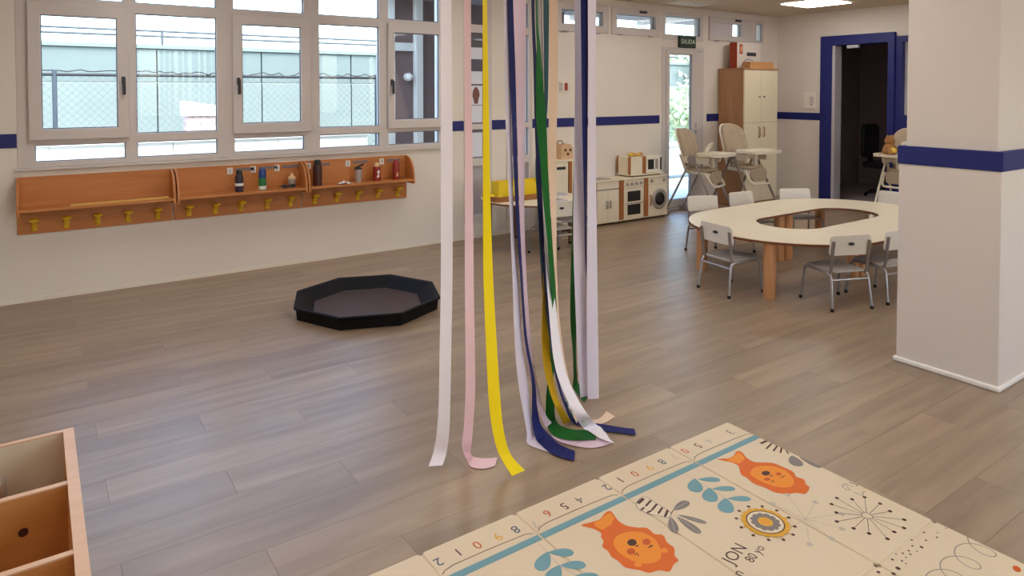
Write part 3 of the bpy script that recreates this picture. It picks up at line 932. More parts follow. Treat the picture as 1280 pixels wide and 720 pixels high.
for a in ((-.26, .26, -.06, -.05), (-.26, .26, .05, .06), (-.26, -.25, -.05, .05), (.25, .26, -.05, .05)):
    MB().box(*a, .01, .085).build('tray_side', M_TRW, wt)

# ------------------------------------------------------------------ play kitchen
kt = thing('play_kitchen', 'white and wood play kitchen with oven and washing machine', 'play kitchen', (5.2, 5.85, 0))
M_KW = mat('kitchen_white', (236, 224, 200), .4)
M_KB = wood('kitchen_wood', (150, 88, 40), (176, 112, 58), .45, (14, 14, 1.4))
M_SIL = mat('silver_paint', (168, 160, 152), .4, metal=.3)
MB().box(0, 1.195, .018, .28, .04, .505).build('body', M_KW, kt, bevel=.002)
MB().box(-.008, 1.2, -.012, .285, .505, .522).build('worktop', M_KW, kt, bevel=.003)
MB().box(.0, 1.195, .0, .27, .028, .042).build('base_board', M_KW, kt, bevel=.002)
for lx in (.04, .43, .82, 1.16):
    for ly in (.05, .24):
        MB().cyl((lx, ly, .0005), (lx, ly, .03), .016, n=10).build('foot', M_KB, kt)
for x0, x1 in ((0, .035), (.385, .455), (.79, .86)):
    MB().box(x0, x1, -.004, .02, .042, .505).build('wood_post', M_KB, kt, bevel=.002)
MB().box(.037, .383, .002, .018, .42, .502).build('top_panel', M_KW, kt, bevel=.002)
MB().box(.037, .383, .008, .018, .404, .418).build('groove', M_SIL, kt)
for x0, x1, hx in ((.037, .209, .185), (.211, .383, .235)):
    dd = MB().box(x0, x1, .002, .018, .045, .402).build('door', M_KW, kt, bevel=.002)
    MB().tube([(hx, 0, .20), (hx, -.02, .205), (hx, -.02, .275), (hx, 0, .28)], .008, 8).build('handle', M_SIL, dd)
pn = MB().box(.457, .788, .002, .018, .40, .502).build('knob_panel', M_KW, kt, bevel=.002)
for i in range(4):
    MB().cyl((.51 + i * .075, .002, .45), (.51 + i * .075, -.018, .45), .018, .015, 14).build('knob', M_SIL, pn)
ov = MB().box(.457, .788, .002, .018, .045, .396).build('oven_door', M_KW, kt, bevel=.002)
for z0, z1 in ((.245, .365), (.085, .205)):
    MB().box(.52, .73, -.001, .004, z0, z1).build('oven_window', M_BLACK, ov)
MB().tube([(.50, -.004, .225), (.50, -.02, .225), (.75, -.02, .225), (.75, -.004, .225)], .006, 8).build('handle', M_TUBE, ov)
pn = MB().box(.862, 1.193, .002, .018, .415, .502).build('washer_panel', M_KW, kt, bevel=.002)
for kx in (.92, 1.13):
    MB().cyl((kx, .002, .46), (kx, -.016, .46), .022, .018, 14).build('knob', M_SIL, pn)
wm = MB().box(.862, 1.193, .002, .018, .045, .41).build('washer_front', M_KW, kt, bevel=.002)
MB().lathe([(.0, 0), (.125, 0), (.125, .012), (.10, .02), (.085, .012), (0.001, .012)], n=28).build('washer_ring', M_SIL, wm, loc=(1.05, .002, .235), rot=(math.radians(90), 0, 0))
MB().lathe([(.0, 0), (.08, 0), (.08, .016), (.04, .022), (0.001, .024)], n=24).build('washer_glass', M_BLACK, wm, loc=(1.05, .002, .235), rot=(math.radians(90), 0, 0))
MB().tube([(.89, 0, .17), (.89, -.018, .18), (.89, -.018, .28), (.89, 0, .29)], .007, 8).build('handle', M_KB, wm)
sk = MB().prism(rrect(.06, .32, .04, .22, .04), .5221, .528).build('sink_rim', M_SIL, kt)
MB().tube([(.07, .2, .52), (.07, .2, .68), (.075, .16, .71), (.08, .11, .70), (.08, .1, .67)], .009, 8).build('tap', M_BLACK, kt)
# play microwave on the worktop
mw = thing('play_microwave', 'white wooden play microwave standing on the play kitchen', 'toy', (5.79, 5.90, .5225))
MB().box(.0, .56, -.03, .215, .015, .03).build('base_board', M_KW, mw, bevel=.002)
for lx in (.05, .5):
    MB().box(lx, lx + .03, .0, .2, .0, .016).build('foot', M_KB, mw)
MB().box(.006, .54, .004, .206, .03, .235).build('body', M_KW, mw, bevel=.002)
MB().box(.0, .03, .0, .02, .03, .24).box(.0, .03, .19, .21, .03, .24).build('wood_side', M_KB, mw, bevel=.002)
MB().box(.225, .275, -.008, .21, .03, .238).build('wood_side', M_KB, mw, bevel=.002)
mdr = MB().box(.277, .54, -.01, 0, .035, .233).build('front_panel', M_WHITE, mw, bevel=.002)
MB().box(.305, .405, -.013, -.009, .075, .195).build('dark_window', M_BLACK, mdr)
MB().box(.43, .475, -.013, -.009, .075, .195).build('button_pad', M_SIL, mdr)
MB().box(.515, .525, -.025, -.009, .06, .215).build('handle', M_BLACK, mdr)
fb = thing('toy_food', 'small yellow toy food lying on the play microwave', 'toy', (5.98, 5.98, .761))
for i, (x, y, c) in enumerate(((-.09, 0, (230, 190, 70)), (-.03, .02, (214, 150, 60)), (.03, -.01, (236, 200, 90)), (.09, .02, (206, 120, 70)), (.0, .06, (224, 176, 80)))):
    MB().lathe([(.008, 0), (.032, .006), (.036, .02), (.02, .034), (.004, .038)], (x, y, .0), 12).build('piece', mat('food_%d' % i, c, .6), fb)

# play fridge left of it
pf = thing('play_fridge', 'white play cupboard with a wooden post left of the play kitchen', 'play kitchen', (4.6, 5.84, 0))
MB().box(0, .56, .02, .28, .02, .775).build('body', M_KW, pf, bevel=.002)
MB().box(-.01, .57, -.006, .285, .775, .792).build('top_board', M_KW, pf, bevel=.002)
for z0, z1 in ((.03, .385), (.39, .77)):
    dd = MB().box(.01, .21, .004, .02, z0, z1).build('door', M_KW, pf, bevel=.002)
    MB().box(.05, .17, -.002, .005, z1 - .08, z1 - .05).build('handle_slot', M_DARK, dd)
MB().box(.215, .26, -.004, .02, .02, .775).build('wood_post', M_KB, pf, bevel=.002)
MB().box(.262, .55, .004, .02, .03, .77).build('door', M_KW, pf, bevel=.002)
for lx in (.04, .5):
    MB().box(lx, lx + .03, .04, .26, .0005, .021).build('foot', M_KB, pf)
th = thing('wooden_house_toy', 'small wooden house toy with three holes and a loop handle', 'toy', (4.85, 5.97, .7925))
M_TOYW = wood('pale_toy_wood', (206, 164, 122), (222, 184, 146), .5)
MB().prism([(-.085, 0), (.085, 0), (.085, .12), (.05, .165), (-.05, .165), (-.085, .13)], -.06, .06, xz(0)).build('body', M_TOYW, th, bevel=.004)
for hx, hz in ((-.025, .10), (.045, .10), (.01, .055)):
    MB().cyl((hx, -.0585, hz), (hx, -.0615, hz), .016, n=14).build('hole', mat('dark_brown', (66, 40, 28), .7), th)
MB().tube([(-.085 + .05 * math.cos(math.radians(a)) + .03, 0, .15 + .055 * math.sin(math.radians(a))) for a in range(0, 181, 20)], .007, 8).build('loop_handle', mat('rope', (150, 116, 84), .8), th)

# ------------------------------------------------------------------ small round table with yellow box
rt = thing('round_table', 'small cream round table behind the ribbons', 'table', (4.05, 5.50, 0))
circ = [(.5 * math.cos(i * math.pi / 24), .5 * math.sin(i * math.pi / 24)) for i in range(48)]
MB().mt(1).prism(circ, .472, .487).mt(0).prism(circ, .487, .49).build('tabletop', [M_CREAM, M_EDGE], rt)
for a in (165, 255, 345, 75):
    lx, ly = .44 * math.cos(math.radians(a)), .44 * math.sin(math.radians(a))
    lg = MB().cyl((lx, ly, .01), (lx, ly, .472), .03, n=16).build('leg', mat('brown_leg', (120, 92, 66), .5), rt)
    MB().cyl((lx, ly, .0005), (lx, ly, .02), .032, n=16).build('foot_cap', M_BLACK, lg)
wkr = thing('wicker_tray', 'brown wicker tray on the round table under the yellow box', 'tray', (3.88, 5.53, .4905), math.radians(-4))
M_WICK = wood('wicker', (128, 74, 30), (176, 116, 54), .7, (60, 60, 60), bump=.5)
MB().prism(rrect(-.31, .31, -.15, .15, .05), 0, .008).build('tray_base', M_WICK, wkr)
ro, ri = rrect(-.31, .31, -.15, .15, .05), rrect(-.295, .295, -.135, .135, .045)
MB().ring(ro, ri, .008, .05).build('tray_wall', M_WICK, wkr)
yb_ = thing('yellow_box', 'bright yellow box standing in the wicker tray', 'box', (3.90, 5.53, .4995), math.radians(-4))
M_YB = mat('bright_yellow_card', (240, 206, 14), .5)
for a in ((-.25, .25, -.075, -.068, .002, .17), (-.25, .25, .068, .075, .002, .17), (-.25, -.243, -.068, .068, .002, .17), (.243, .25, -.068, .068, .002, .17), (-.25, .25, -.075, .075, 0, .002)):
    MB().box(*a).build('box_side', M_YB, yb_)
for i, (px, py, py2) in enumerate(((3.64, 5.44, .0), (3.6, 5.5, .0), (3.62, 5.57, 0))):
    o = MB().lathe([(.006, 0), (.03, .008), (.034, .03), (.02, .05), (.004, .056)], n=12).build('toy_lemon', mat('lemon', (236, 196, 40), .5), loc=(px, py, .4995))
    tag(o, ('nearest yellow ball', 'middle yellow ball', 'rear yellow ball')[i] + ' at the left end of the wicker tray', 'toy', 'yellow balls in the wicker tray')
bkk = thing('picture_book', 'grey open picture book on the round table', 'book', (4.10, 5.19, .4905), math.radians(12))
M_BOOK = mat('book_page', (206, 200, 206), .6)
for s_ in (-1, 1):
    MB().prism([(0, 0), (s_ * .12, 0), (s_ * .12, .004), (s_ * .06, .012), (0, .004)], -.08, .08, xz(0)).build('page_block', M_BOOK, bkk)
    MB().box(s_ * .02, s_ * .10, -.05, .05, .0121, .0128).build('printed_picture', M_GREYP, bkk)
bk2 = thing('picture_book', 'grey open picture book at the right edge of the round table', 'book', (4.36, 5.50, .4905), math.radians(-50))
for s_ in (-1, 1):
    MB().prism([(0, 0), (s_ * .12, 0), (s_ * .12, .004), (s_ * .06, .014), (0, .004)], -.08, .08, xz(0)).build('page_block', M_BOOK, bk2)
    MB().box(s_ * .02, s_ * .10, -.05, .05, .0141, .0148).build('printed_picture', M_GREYP, bk2)

# ------------------------------------------------------------------ near wooden bin unit (bottom left)
cb = thing('book_bin', 'low beech bin unit with divided compartments in the near left corner', 'shelf', (0, 0, 0))
M_BIN = wood('bin_beech', (186, 118, 58), (206, 146, 86), .45, (1.4, 16, 16))
M_BINE = wood('bin_edge', (214, 172, 138), (226, 190, 160), .45, (1.4, 16, 16))
M_BINW = mat('bin_cream', (222, 206, 180), .5)
ZB = .5
def panel(name, x0, x1, y0, y1, z0, z1, m):
    o = MB().box(x0, x1, y0, y1, z0, z1 - .004).build(name, m, cb)
    MB().box(x0, x1, y0, y1, z1 - .004, z1).build('edge_band', M_BINE, o)
    return o
panel('side_panel', .058, .086, .92, 2.525, .001, ZB, M_BIN)
panel('side_panel', -1.05, -1.022, .92, 2.525, .001, ZB, M_BIN)
panel('back_panel', -1.022, .058, 2.507, 2.525, .001, ZB, M_BINW)
for y in (2.175, 1.835, 1.50, 1.17):
    panel('divider', -1.022, .058, y, y + .018, .03, ZB - .004, M_BIN)
panel('front_panel', -1.022, .058, .92, .938, .001, ZB, M_BIN)
MB().box(-1.022, .058, .938, 2.507, .02, .034).build('bin_floor', M_BIN, cb)
MB().cyl((-.04, 2.1745, .40), (-.04, 2.1725, .40), .011, n=14).build('screw_hole', mat('hole_brown', (70, 30, 16), .7), cb)
jr = thing('metal_jar', 'dark jar with a silver lid inside the near bin unit', 'jar', (-.128, 2.40, .0345))
MB().lathe([(.045, 0), (.05, .02), (.05, .33), (.04, .36)], n=20).build('body', mat('dark_jar', (54, 40, 34), .25), jr)
MB().lathe([(.045, .36), (.047, .365), (.047, .41), (.03, .425)], n=20).build('lid', mat('silver_lid', (205, 205, 200), .25, metal=.8), jr)

# ------------------------------------------------------------------ play mat with printed motifs
ZM = .0155
mt_ = thing('play_mat', 'cream folding play mat printed with lions, bees and numbers', 'mat', (0, 0, 0))
M_MAT = mat('mat_cream', (226, 207, 177), .5, noise=.02, nscale=4, bump=.15, bscale=300)
MX = [.63, 1.03, 1.41, 1.81, 2.222, 2.622]
MY = [.22, 1.125, 2.022]
for i in range(5):
    for j in range(2):
        x0, x1, y0, y1 = MX[i], MX[i + 1], MY[j], MY[j + 1]
        gg = .004
        MB().prism(rrect(x0 + gg, x1 - gg, y0 + gg, y1 - gg, .012, 3), .0005, ZM).build('mat_section', M_MAT, mt_, bevel=.004)
        if i:
            MB().box(x0 - gg, x0 + gg, y0 + .012, y1 - .012, .0005, ZM - .0035).build('fold_hinge', M_MAT, mt_)
for i in range(5):
    MB().box(MX[i] + .012, MX[i + 1] - .012, MY[1] - .004, MY[1] + .004, .0005, ZM - .0035).build('fold_hinge', M_MAT, mt_)
INK = dict(orange=mat('print_orange', (224, 104, 18), .5), light=mat('print_light_orange', (240, 146, 34), .5), brown=mat('print_brown_ink', (74, 40, 26), .5),
           mid=mat('print_deep_orange', (206, 86, 20), .5), blue=mat('print_teal', (112, 158, 168), .5), grey=mat('print_grey', (130, 122, 118), .5),
           pale=mat('print_pale_grey', (196, 184, 168), .5), yellow=mat('print_yellow', (226, 168, 40), .5), cream=mat('print_cream', (230, 214, 186), .5),
           navy=mat('print_navy', (66, 86, 108), .5))
def mp(px, py, lift=0):
    p = on_z(px, py, ZM + .0004 + lift)
    return (p.x, p.y, ZM + .0004 + lift)
def clip_poly(pts):
    # keep print on the mat: clamp to the outer edges
    return [(min(max(x, MX[0] + .006), MX[-1] - .006), min(max(y, MY[0] + .006), MY[-1] - .006), z) for x, y, z in pts]
class Print:
    def __init__(s, name):
        s.name, s.mb, s.mats, s.l = name, MB(), [], 0
    def ink(s, k):
        if k not in s.mats:
            s.mats.append(k)
        s.mb.mt(s.mats.index(k)); s.l += 1
        return s.l * .00006
    def poly(s, pts, k):
        z = s.ink(k)
        q = clip_poly([(p[0], p[1], ZM + .0004 + z) for p in pts])
        c = Vector((0, 0, 0))
        for p in q: c += Vector(p)
        s.mb.add(q, [tuple(range(len(q)))])
        return s
    def px(s, pts, k):
        return s.poly([mp(*p) for p in pts], k)
    def line(s, pts, k, w=.004):
        z = s.ink(k)
        pts = [Vector((p[0], p[1])) for p in pts]
        vs, fs = [], []
        for i, p in enumerate(pts):
            d = (pts[min(i + 1, len(pts) - 1)] - pts[max(i - 1, 0)])
            if d.length < 1e-6: d = Vector((1, 0))
            d.normalize()
            n = Vector((-d.y, d.x)) * (w / 2)
            vs += [(p.x + n.x, p.y + n.y, ZM + .0004 + z), (p.x - n.x, p.y - n.y, ZM + .0004 + z)]
        for i in range(len(pts) - 1):
            fs.append((2 * i, 2 * i + 1, 2 * i + 3, 2 * i + 2))
        s.mb.add(clip_poly(vs), fs)
        return s
    def lpx(s, pts, k, w=.004):
        return s.line([mp(*p) for p in pts], k, w)
    def leaf(s, a, b, wd, k, tip=.35):
        a, b = Vector(mp(*a)[:2]), Vector(mp(*b)[:2])
        d = b - a; n = Vector((-d.y, d.x)).normalized()
        pk = .9 / 1.4
        prof_ = lambda t: (max(t, 0) ** .9) * (max(1 - t, 0) ** .5) / (pk ** .9 * (1 - pk) ** .5)
        pts = []
        for i in range(17):
            t_ = i / 16; pts.append(a + d * t_ + n * (wd / 2 * prof_(t_)))
        for i in range(15, 0, -1):
            t_ = i / 16; pts.append(a + d * t_ - n * (wd / 2 * prof_(t_)))
        return s.poly([(p.x, p.y) for p in pts], k)
    def disc(s, c, r, k, n=20, r2=None, rot=0):
        r2 = r2 or r
        pts = []
        for i in range(n):
            a = 2 * math.pi * i / n
            x, y = r * math.cos(a), r2 * math.sin(a)
            pts.append((c[0] + x * math.cos(rot) - y * math.sin(rot), c[1] + x * math.sin(rot) + y * math.cos(rot)))
        return s.poly(pts, k)
    def done(s, label=None):
        # print faces must look up
        o = s.mb.build(s.name, [INK[k] for k in s.mats], mt_, recalc=False)
        bm = bmesh.new(); bm.from_mesh(o.data)
        bm.normal_update()
        for f in bm.faces:
            if f.normal.z < 0: f.normal_flip()
        bm.to_mesh(o.data); bm.free()
        if label: o['label'] = label
        return o
def C(ox, oy, sc):
    return lambda pts: [(ox + x / sc, oy + y / sc) for x, y in pts]
def smooth_closed(pts, k=3):
    n = len(pts); out = []
    for i in range(n):
        p0, p1, p2, p3 = (Vector(pts[(i + j - 1) % n]) for j in range(4))
        for q in range(k):
            t = q / k
            v = 0.5 * ((2 * p1) + (p2 - p0) * t + (2 * p0 - 5 * p1 + 4 * p2 - p3) * t * t + (3 * p1 - p0 - 3 * p2 + p3) * t ** 3)
            out.append((v.x, v.y))
    return out
# lions
A = C(700, 560, 4.5)
lion = Print('lion_print')
lion.px(smooth_closed(A([(118, 435), (185, 415), (225, 400), (255, 365), (285, 355), (310, 385), (330, 410), (370, 435), (430, 447), (490, 450), (530, 483), (580, 490), (602, 530), (642, 562), (645, 605), (667, 632), (640, 655), (615, 695), (560, 688), (500, 702), (450, 688), (400, 680), (360, 668), (330, 638), (290, 612), (270, 580), (238, 555), (245, 525), (230, 500), (232, 480), (190, 455)])), 'orange')
lion.px(A([(190, 420), (222, 408), (262, 372), (285, 366), (303, 395), (290, 430), (240, 460), (205, 445)]), 'light')
lion.px(smooth_closed(A([(300, 530), (320, 495), (370, 475), (430, 470), (490, 485), (540, 520), (568, 575), (565, 620), (530, 645), (470, 650), (400, 630), (340, 595), (310, 560)])), 'light')
for cx, cy, rx, ry, kk in ((405, 532, 27, 19, 'brown'), (487, 528, 23, 18, 'mid'), (400, 582, 24, 18, 'mid'), (587, 576, 20, 14, 'light'), (440, 655, 22, 14, 'light')):
    lion.px(A([(cx + rx * math.cos(a), cy + ry * math.sin(a)) for a in [i * math.pi / 8 for i in range(16)]]), kk)
lion.lpx(A([(425, 556), (442, 548)]), 'brown', .005).lpx(A([(495, 562), (525, 548)]), 'brown', .004).lpx(A([(508, 545), (512, 560)]), 'brown', .004).lpx(A([(420, 605), (434, 590), (442, 608)]), 'brown', .004)
lion.done('orange lion head with a lighter face')
A = C(880, 520, 4.5)
lion = Print('lion_print')
lion.px(smooth_closed(A([(75, 243), (130, 238), (165, 225), (185, 198), (215, 205), (240, 235), (290, 260), (380, 263), (440, 285), (500, 313), (520, 342), (560, 355), (575, 385), (594, 403), (570, 438), (520, 432), (470, 439), (400, 430), (340, 402), (280, 380), (240, 347), (210, 330), (200, 300), (188, 275), (140, 258)])), 'orange')
lion.px(A([(120, 242), (165, 230), (190, 206), (212, 214), (230, 240), (200, 268), (150, 258)]), 'light')
lion.px(smooth_closed(A([(260, 320), (285, 290), (340, 280), (400, 285), (460, 310), (500, 350), (505, 380), (480, 400), (420, 400), (350, 380), (290, 350)])), 'light')
for cx, cy, rx, ry, kk in ((348, 322, 24, 13, 'brown'), (420, 326, 16, 9, 'mid'), (355, 356, 18, 9, 'mid')):
    lion.px(A([(cx + rx * math.cos(a), cy + ry * math.sin(a)) for a in [i * math.pi / 8 for i in range(16)]]), kk)
lion.lpx(A([(370, 340), (388, 334)]), 'brown', .005).lpx(A([(432, 346), (455, 338)]), 'brown', .004).lpx(A([(378, 372), (388, 362), (396, 374)]), 'brown', .004)
lion.done('smaller looking orange lion head near the mat corner')
# bees
A = C(700, 560, 4.5)
bee = Print('bee_print')
body = smooth_closed(A([(430, 310), (455, 280), (490, 278), (540, 310), (600, 345), (625, 370), (610, 393), (570, 385), (500, 370), (450, 350), (432, 330)]))
bee.px(body, 'cream')
bee.lpx(body + body[:1], 'grey', .0025)
for a, b, w_ in (((470, 284), (438, 312), .014), ((512, 294), (482, 328), .008), ((545, 315), (517, 350), .008), ((576, 335), (552, 370), .008), ((606, 350), (590, 388), .009), ((455, 350), (475, 335), .008), ((490, 365), (515, 352), .008)):
    bee.lpx(A([a, b]), 'brown', w_)
bee.lpx(A([(625, 372), (640, 345)]), 'brown', .003)
for a, b, w_ in (((637, 352), (722, 300), .036), ((660, 375), (828, 424), .022), ((655, 385), (792, 482), .032), ((622, 388), (648, 478), .034)):
    bee.leaf(A([a])[0], A([b])[0], w_, 'grey')
    bee.lpx(A([a, b]), 'pale', .0016)
bee.done('striped bee with grey wings')
A = C(880, 520, 4.5)
bee = Print('bee_print')
for a, b, w_ in (((318, 155), (352, 140), .012), ((350, 185), (380, 155), .008), ((390, 197), (418, 165), .008), ((430, 207), (452, 172), .008), ((475, 213), (466, 188), .008)):
    bee.lpx(A([a, b]), 'brown', w_)
bee.leaf(A([(495, 222)])[0], A([(530, 284)])[0], .055, 'grey')
bee.leaf(A([(535, 230)])[0], A([(660, 293)])[0], .03, 'grey')
bee.done('striped bee cut by the mat edge')
# leaf sprigs
A = C(840, 560, 4.5)
sp = Print('sprig_print')
sp.lpx(A([(60, 140), (130, 178), (215, 232), (305, 287), (350, 315)]), 'pale', .0025)
for a, b, w_ in (((145, 177), (272, 178), .034), ((130, 172), (131, 250), .058), ((225, 230), (356, 228), .034), ((213, 224), (214, 304), .058), ((310, 286), (444, 285), .034), ((303, 282), (303, 366), .058)):
    sp.leaf(A([a])[0], A([b])[0], w_, 'blue', .2 if b[0] - a[0] < 20 else .1)
sp.done('teal leaf sprig')
A = C(440, 540, 4)
sp = Print('sprig_print')
sp.lpx(A([(930, 555), (980, 605), (1040, 670), (1130, 720), (1200, 760)]), 'pale', .0025)
for a, b, w_ in (((980, 602), (1110, 603), .04), ((982, 598), (935, 695), .05), ((1040, 668), (1170, 664), .04), ((1040, 665), (985, 755), .05), ((1110, 722), (1240, 728), .04)):
    sp.leaf(A([a])[0], A([b])[0], w_, 'blue', .15)
sp.done('teal leaf sprig at the near edge of the picture')
# flower
fl = Print('flower_print')
c = mp(956.7, 653.3)
for i in range(12):
    a = i * math.pi / 6 + .2
    fl.line([(c[0] + .07 * math.cos(a), c[1] + .07 * math.sin(a)), (c[0] + .095 * math.cos(a), c[1] + .095 * math.sin(a))], 'yellow', .003)
    fl.disc((c[0] + .098 * math.cos(a), c[1] + .098 * math.sin(a)), .0065, 'brown', 10)
for i in range(18):
    a = i * math.pi / 9
    fl.disc((c[0] + .070 * math.cos(a), c[1] + .070 * math.sin(a)), .014, 'yellow', 10)
for r_, kk in ((.073, 'yellow'), (.066, 'brown'), (.0615, 'cream')):
    fl.disc(c, r_, kk, 30)
for i in range(12):
    a = i * math.pi / 6
    fl.disc((c[0] + .040 * math.cos(a), c[1] + .040 * math.sin(a)), .012, 'grey', 10)
fl.disc(c, .041, 'grey', 24).disc(c, .026, 'yellow', 20).disc(c, .013, 'light', 14).disc(c, .008, 'yellow', 10)
fl.done('round yellow flower with grey petals')
# dandelions
dn = Print('dandelion_print')
c = mp(1083.7, 645)
for i in range(14):
    a = i * 2 * math.pi / 14 + .1; r_ = .115 * (1 + .12 * math.sin(i * 2.3))
    dn.line([(c[0] + .018 * math.cos(a), c[1] + .018 * math.sin(a)), (c[0] + r_ * math.cos(a), c[1] + r_ * math.sin(a))], 'grey', .0022)
    dn.disc((c[0] + r_ * math.cos(a), c[1] + r_ * math.sin(a)), .0075, 'brown', 10)
dn.line([(c[0] + .018 * math.cos(i * .3), c[1] + .018 * math.sin(i * .3)) for i in range(22)], 'grey', .002)
dn.done('dandelion with brown seed dots')
dn = Print('dandelion_print')
c = mp(1007, 649)
for i in range(9):
    a = i * 2 * math.pi / 9 + .3; r_ = .13 * (1 + .15 * math.sin(i * 1.7))
    dn.line([(c[0], c[1]), (c[0] + r_ * math.cos(a), c[1] + r_ * math.sin(a))], 'pale', .002)
    dn.disc((c[0] + r_ * math.cos(a), c[1] + r_ * math.sin(a)), .011, 'pale', 10)
dn.done('faint grey dandelion')
# curl, dots, oval
cu = Print('curl_print')
p0, p1 = Vector(mp(1212, 668)[:2]), Vector(mp(1140, 735)[:2])
dirv = (p1 - p0); side = Vector((-dirv.y, dirv.x)).normalized()
pts = []
for i in range(91):
    t_ = i / 90; a = t_ * 4 * 2 * math.pi
    pts.append(p0 + dirv * (t_ + .11 * math.sin(a)) + side * (.05 * (1 - math.cos(a)) * (1 - .25 * t_)))
cu.line([(p.x, p.y) for p in pts], 'grey', .003)
cu.done('thin grey spiral curl')
dt = Print('dot_print')
A = C(960, 540, 4)
for x, y, r_ in ((622, 638, .005), (674, 606, .004), (704, 594, .004), (718, 540, .004), (768, 576, .006), (722, 570, .004), (712, 612, .004), (670, 645, .004), (745, 597, .003), (790, 542, .004), (780, 503, .004), (845, 527, .004), (848, 505, .003), (880, 462, .003), (890, 482, .003), (833, 455, .003), (650, 683, .008), (628, 710, .007), (552, 702, .006), (640, 612, .003), (690, 628, .003), (690, 660, .003)):
    q = A([(x, y)])[0]
    dt.disc(mp(*q), r_, 'brown', 8)
dt.done('scattered small brown dots')
ovp = Print('oval_print')
ovp.disc(mp(1271, 711), .017, 'mid', 16, .011, .3)
ovp.done('brown oval spot')
sk_ = Print('sketch_print')
A = C(960, 540, 4)
sk_.lpx(A([(405, 250), (450, 266), (440, 270)]), 'brown', .004).lpx(A([(385, 258), (370, 272), (395, 290), (415, 292), (400, 278), (385, 258), (430, 275)]), 'grey', .003).lpx(A([(430, 300), (455, 312), (480, 322), (470, 305), (485, 298)]), 'grey', .003).lpx(A([(480, 278), (518, 294)]), 'yellow', .004).lpx(A([(1248, 640), (1280, 655)]), 'grey', .003)
sk_.done('tiny pen sketch at the mat edge')
# lettering on the mat: hand-written looking words
def mat_text(txt, px, size, ang, k, label=None, name='lettering'):
    pr = Print(name)
    c = mp(*px)
    vs, fs = text_mb(txt, size)
    z = pr.ink(k)
    ca, sa = math.cos(ang), math.sin(ang)
    pr.mb.add(clip_poly([(c[0] + v.x * ca - v.y * sa, c[1] + v.x * sa + v.y * ca, ZM + .0004 + z) for v in vs]), fs)
    return pr.done(label)
_a = Vector(mp(915, 704)[:2]); _b = Vector(mp(933, 683)[:2])
_ang = math.atan2((_b - _a).y, (_b - _a).x)
mat_text('JON', (919, 692), .062, _ang, 'brown', 'dark written word')
mat_text('80 yo', (944, 692), .045, _ang, 'brown', 'smaller written word')
mat_text('n', (923, 716), .05, _ang, 'brown')
# numbers along the edge, upside down for the viewer
for ch, x, y, k in (('2', 548, 702, 'navy'), ('1', 572.5, 690, 'brown'), ('0', 596, 681, 'mid'), ('9', 622, 670.5, 'yellow'), ('8', 644, 661.5, 'navy'), ('7', 668, 655, 'pale'),
                    ('6', 684, 641.5, 'mid'), ('5', 705, 632.5, 'brown'), ('4', 724, 624.5, 'grey'), ('3', 740, 615.5, 'cream'), ('2', 758, 609, 'navy'), ('1', 775, 599.5, 'brown'), ('0', 793, 592, 'mid'),
                    ('9', 811.5, 584.5, 'yellow'), ('8', 827, 577, 'navy'), ('7', 842, 570, 'pale'), ('0', 855.5, 563.5, 'mid'), ('5', 872, 557, 'brown'), ('4', 886, 551, 'pale'), ('3', 912, 540, 'grey')):
    mat_text(ch, (x, y), .056, math.pi + .06, k, name='number_print')
# blue strip and thin border line, broken by the folds
bs = Print('border_strip')
for a, b in zip(MX[:-1], MX[1:]):
    bs.poly([(a + .004, 1.841), (b - .004, 1.841), (b - .004, 1.871), (a + .004, 1.871)], 'blue')
bs.done('teal stripe along the numbered edge')
ln = Print('border_line')
for a, b in zip(MX[:-1], MX[1:]):
    ln.line([(a + .012, 1.886), (a + .025, 1.897), (a + .06, 1.905), ((a + b) / 2, 1.904), (b - .06, 1.898), (b - .03, 1.895), (b - .012, 1.884)], 'brown', .003)
ln.done('thin dark line beside the numbers')

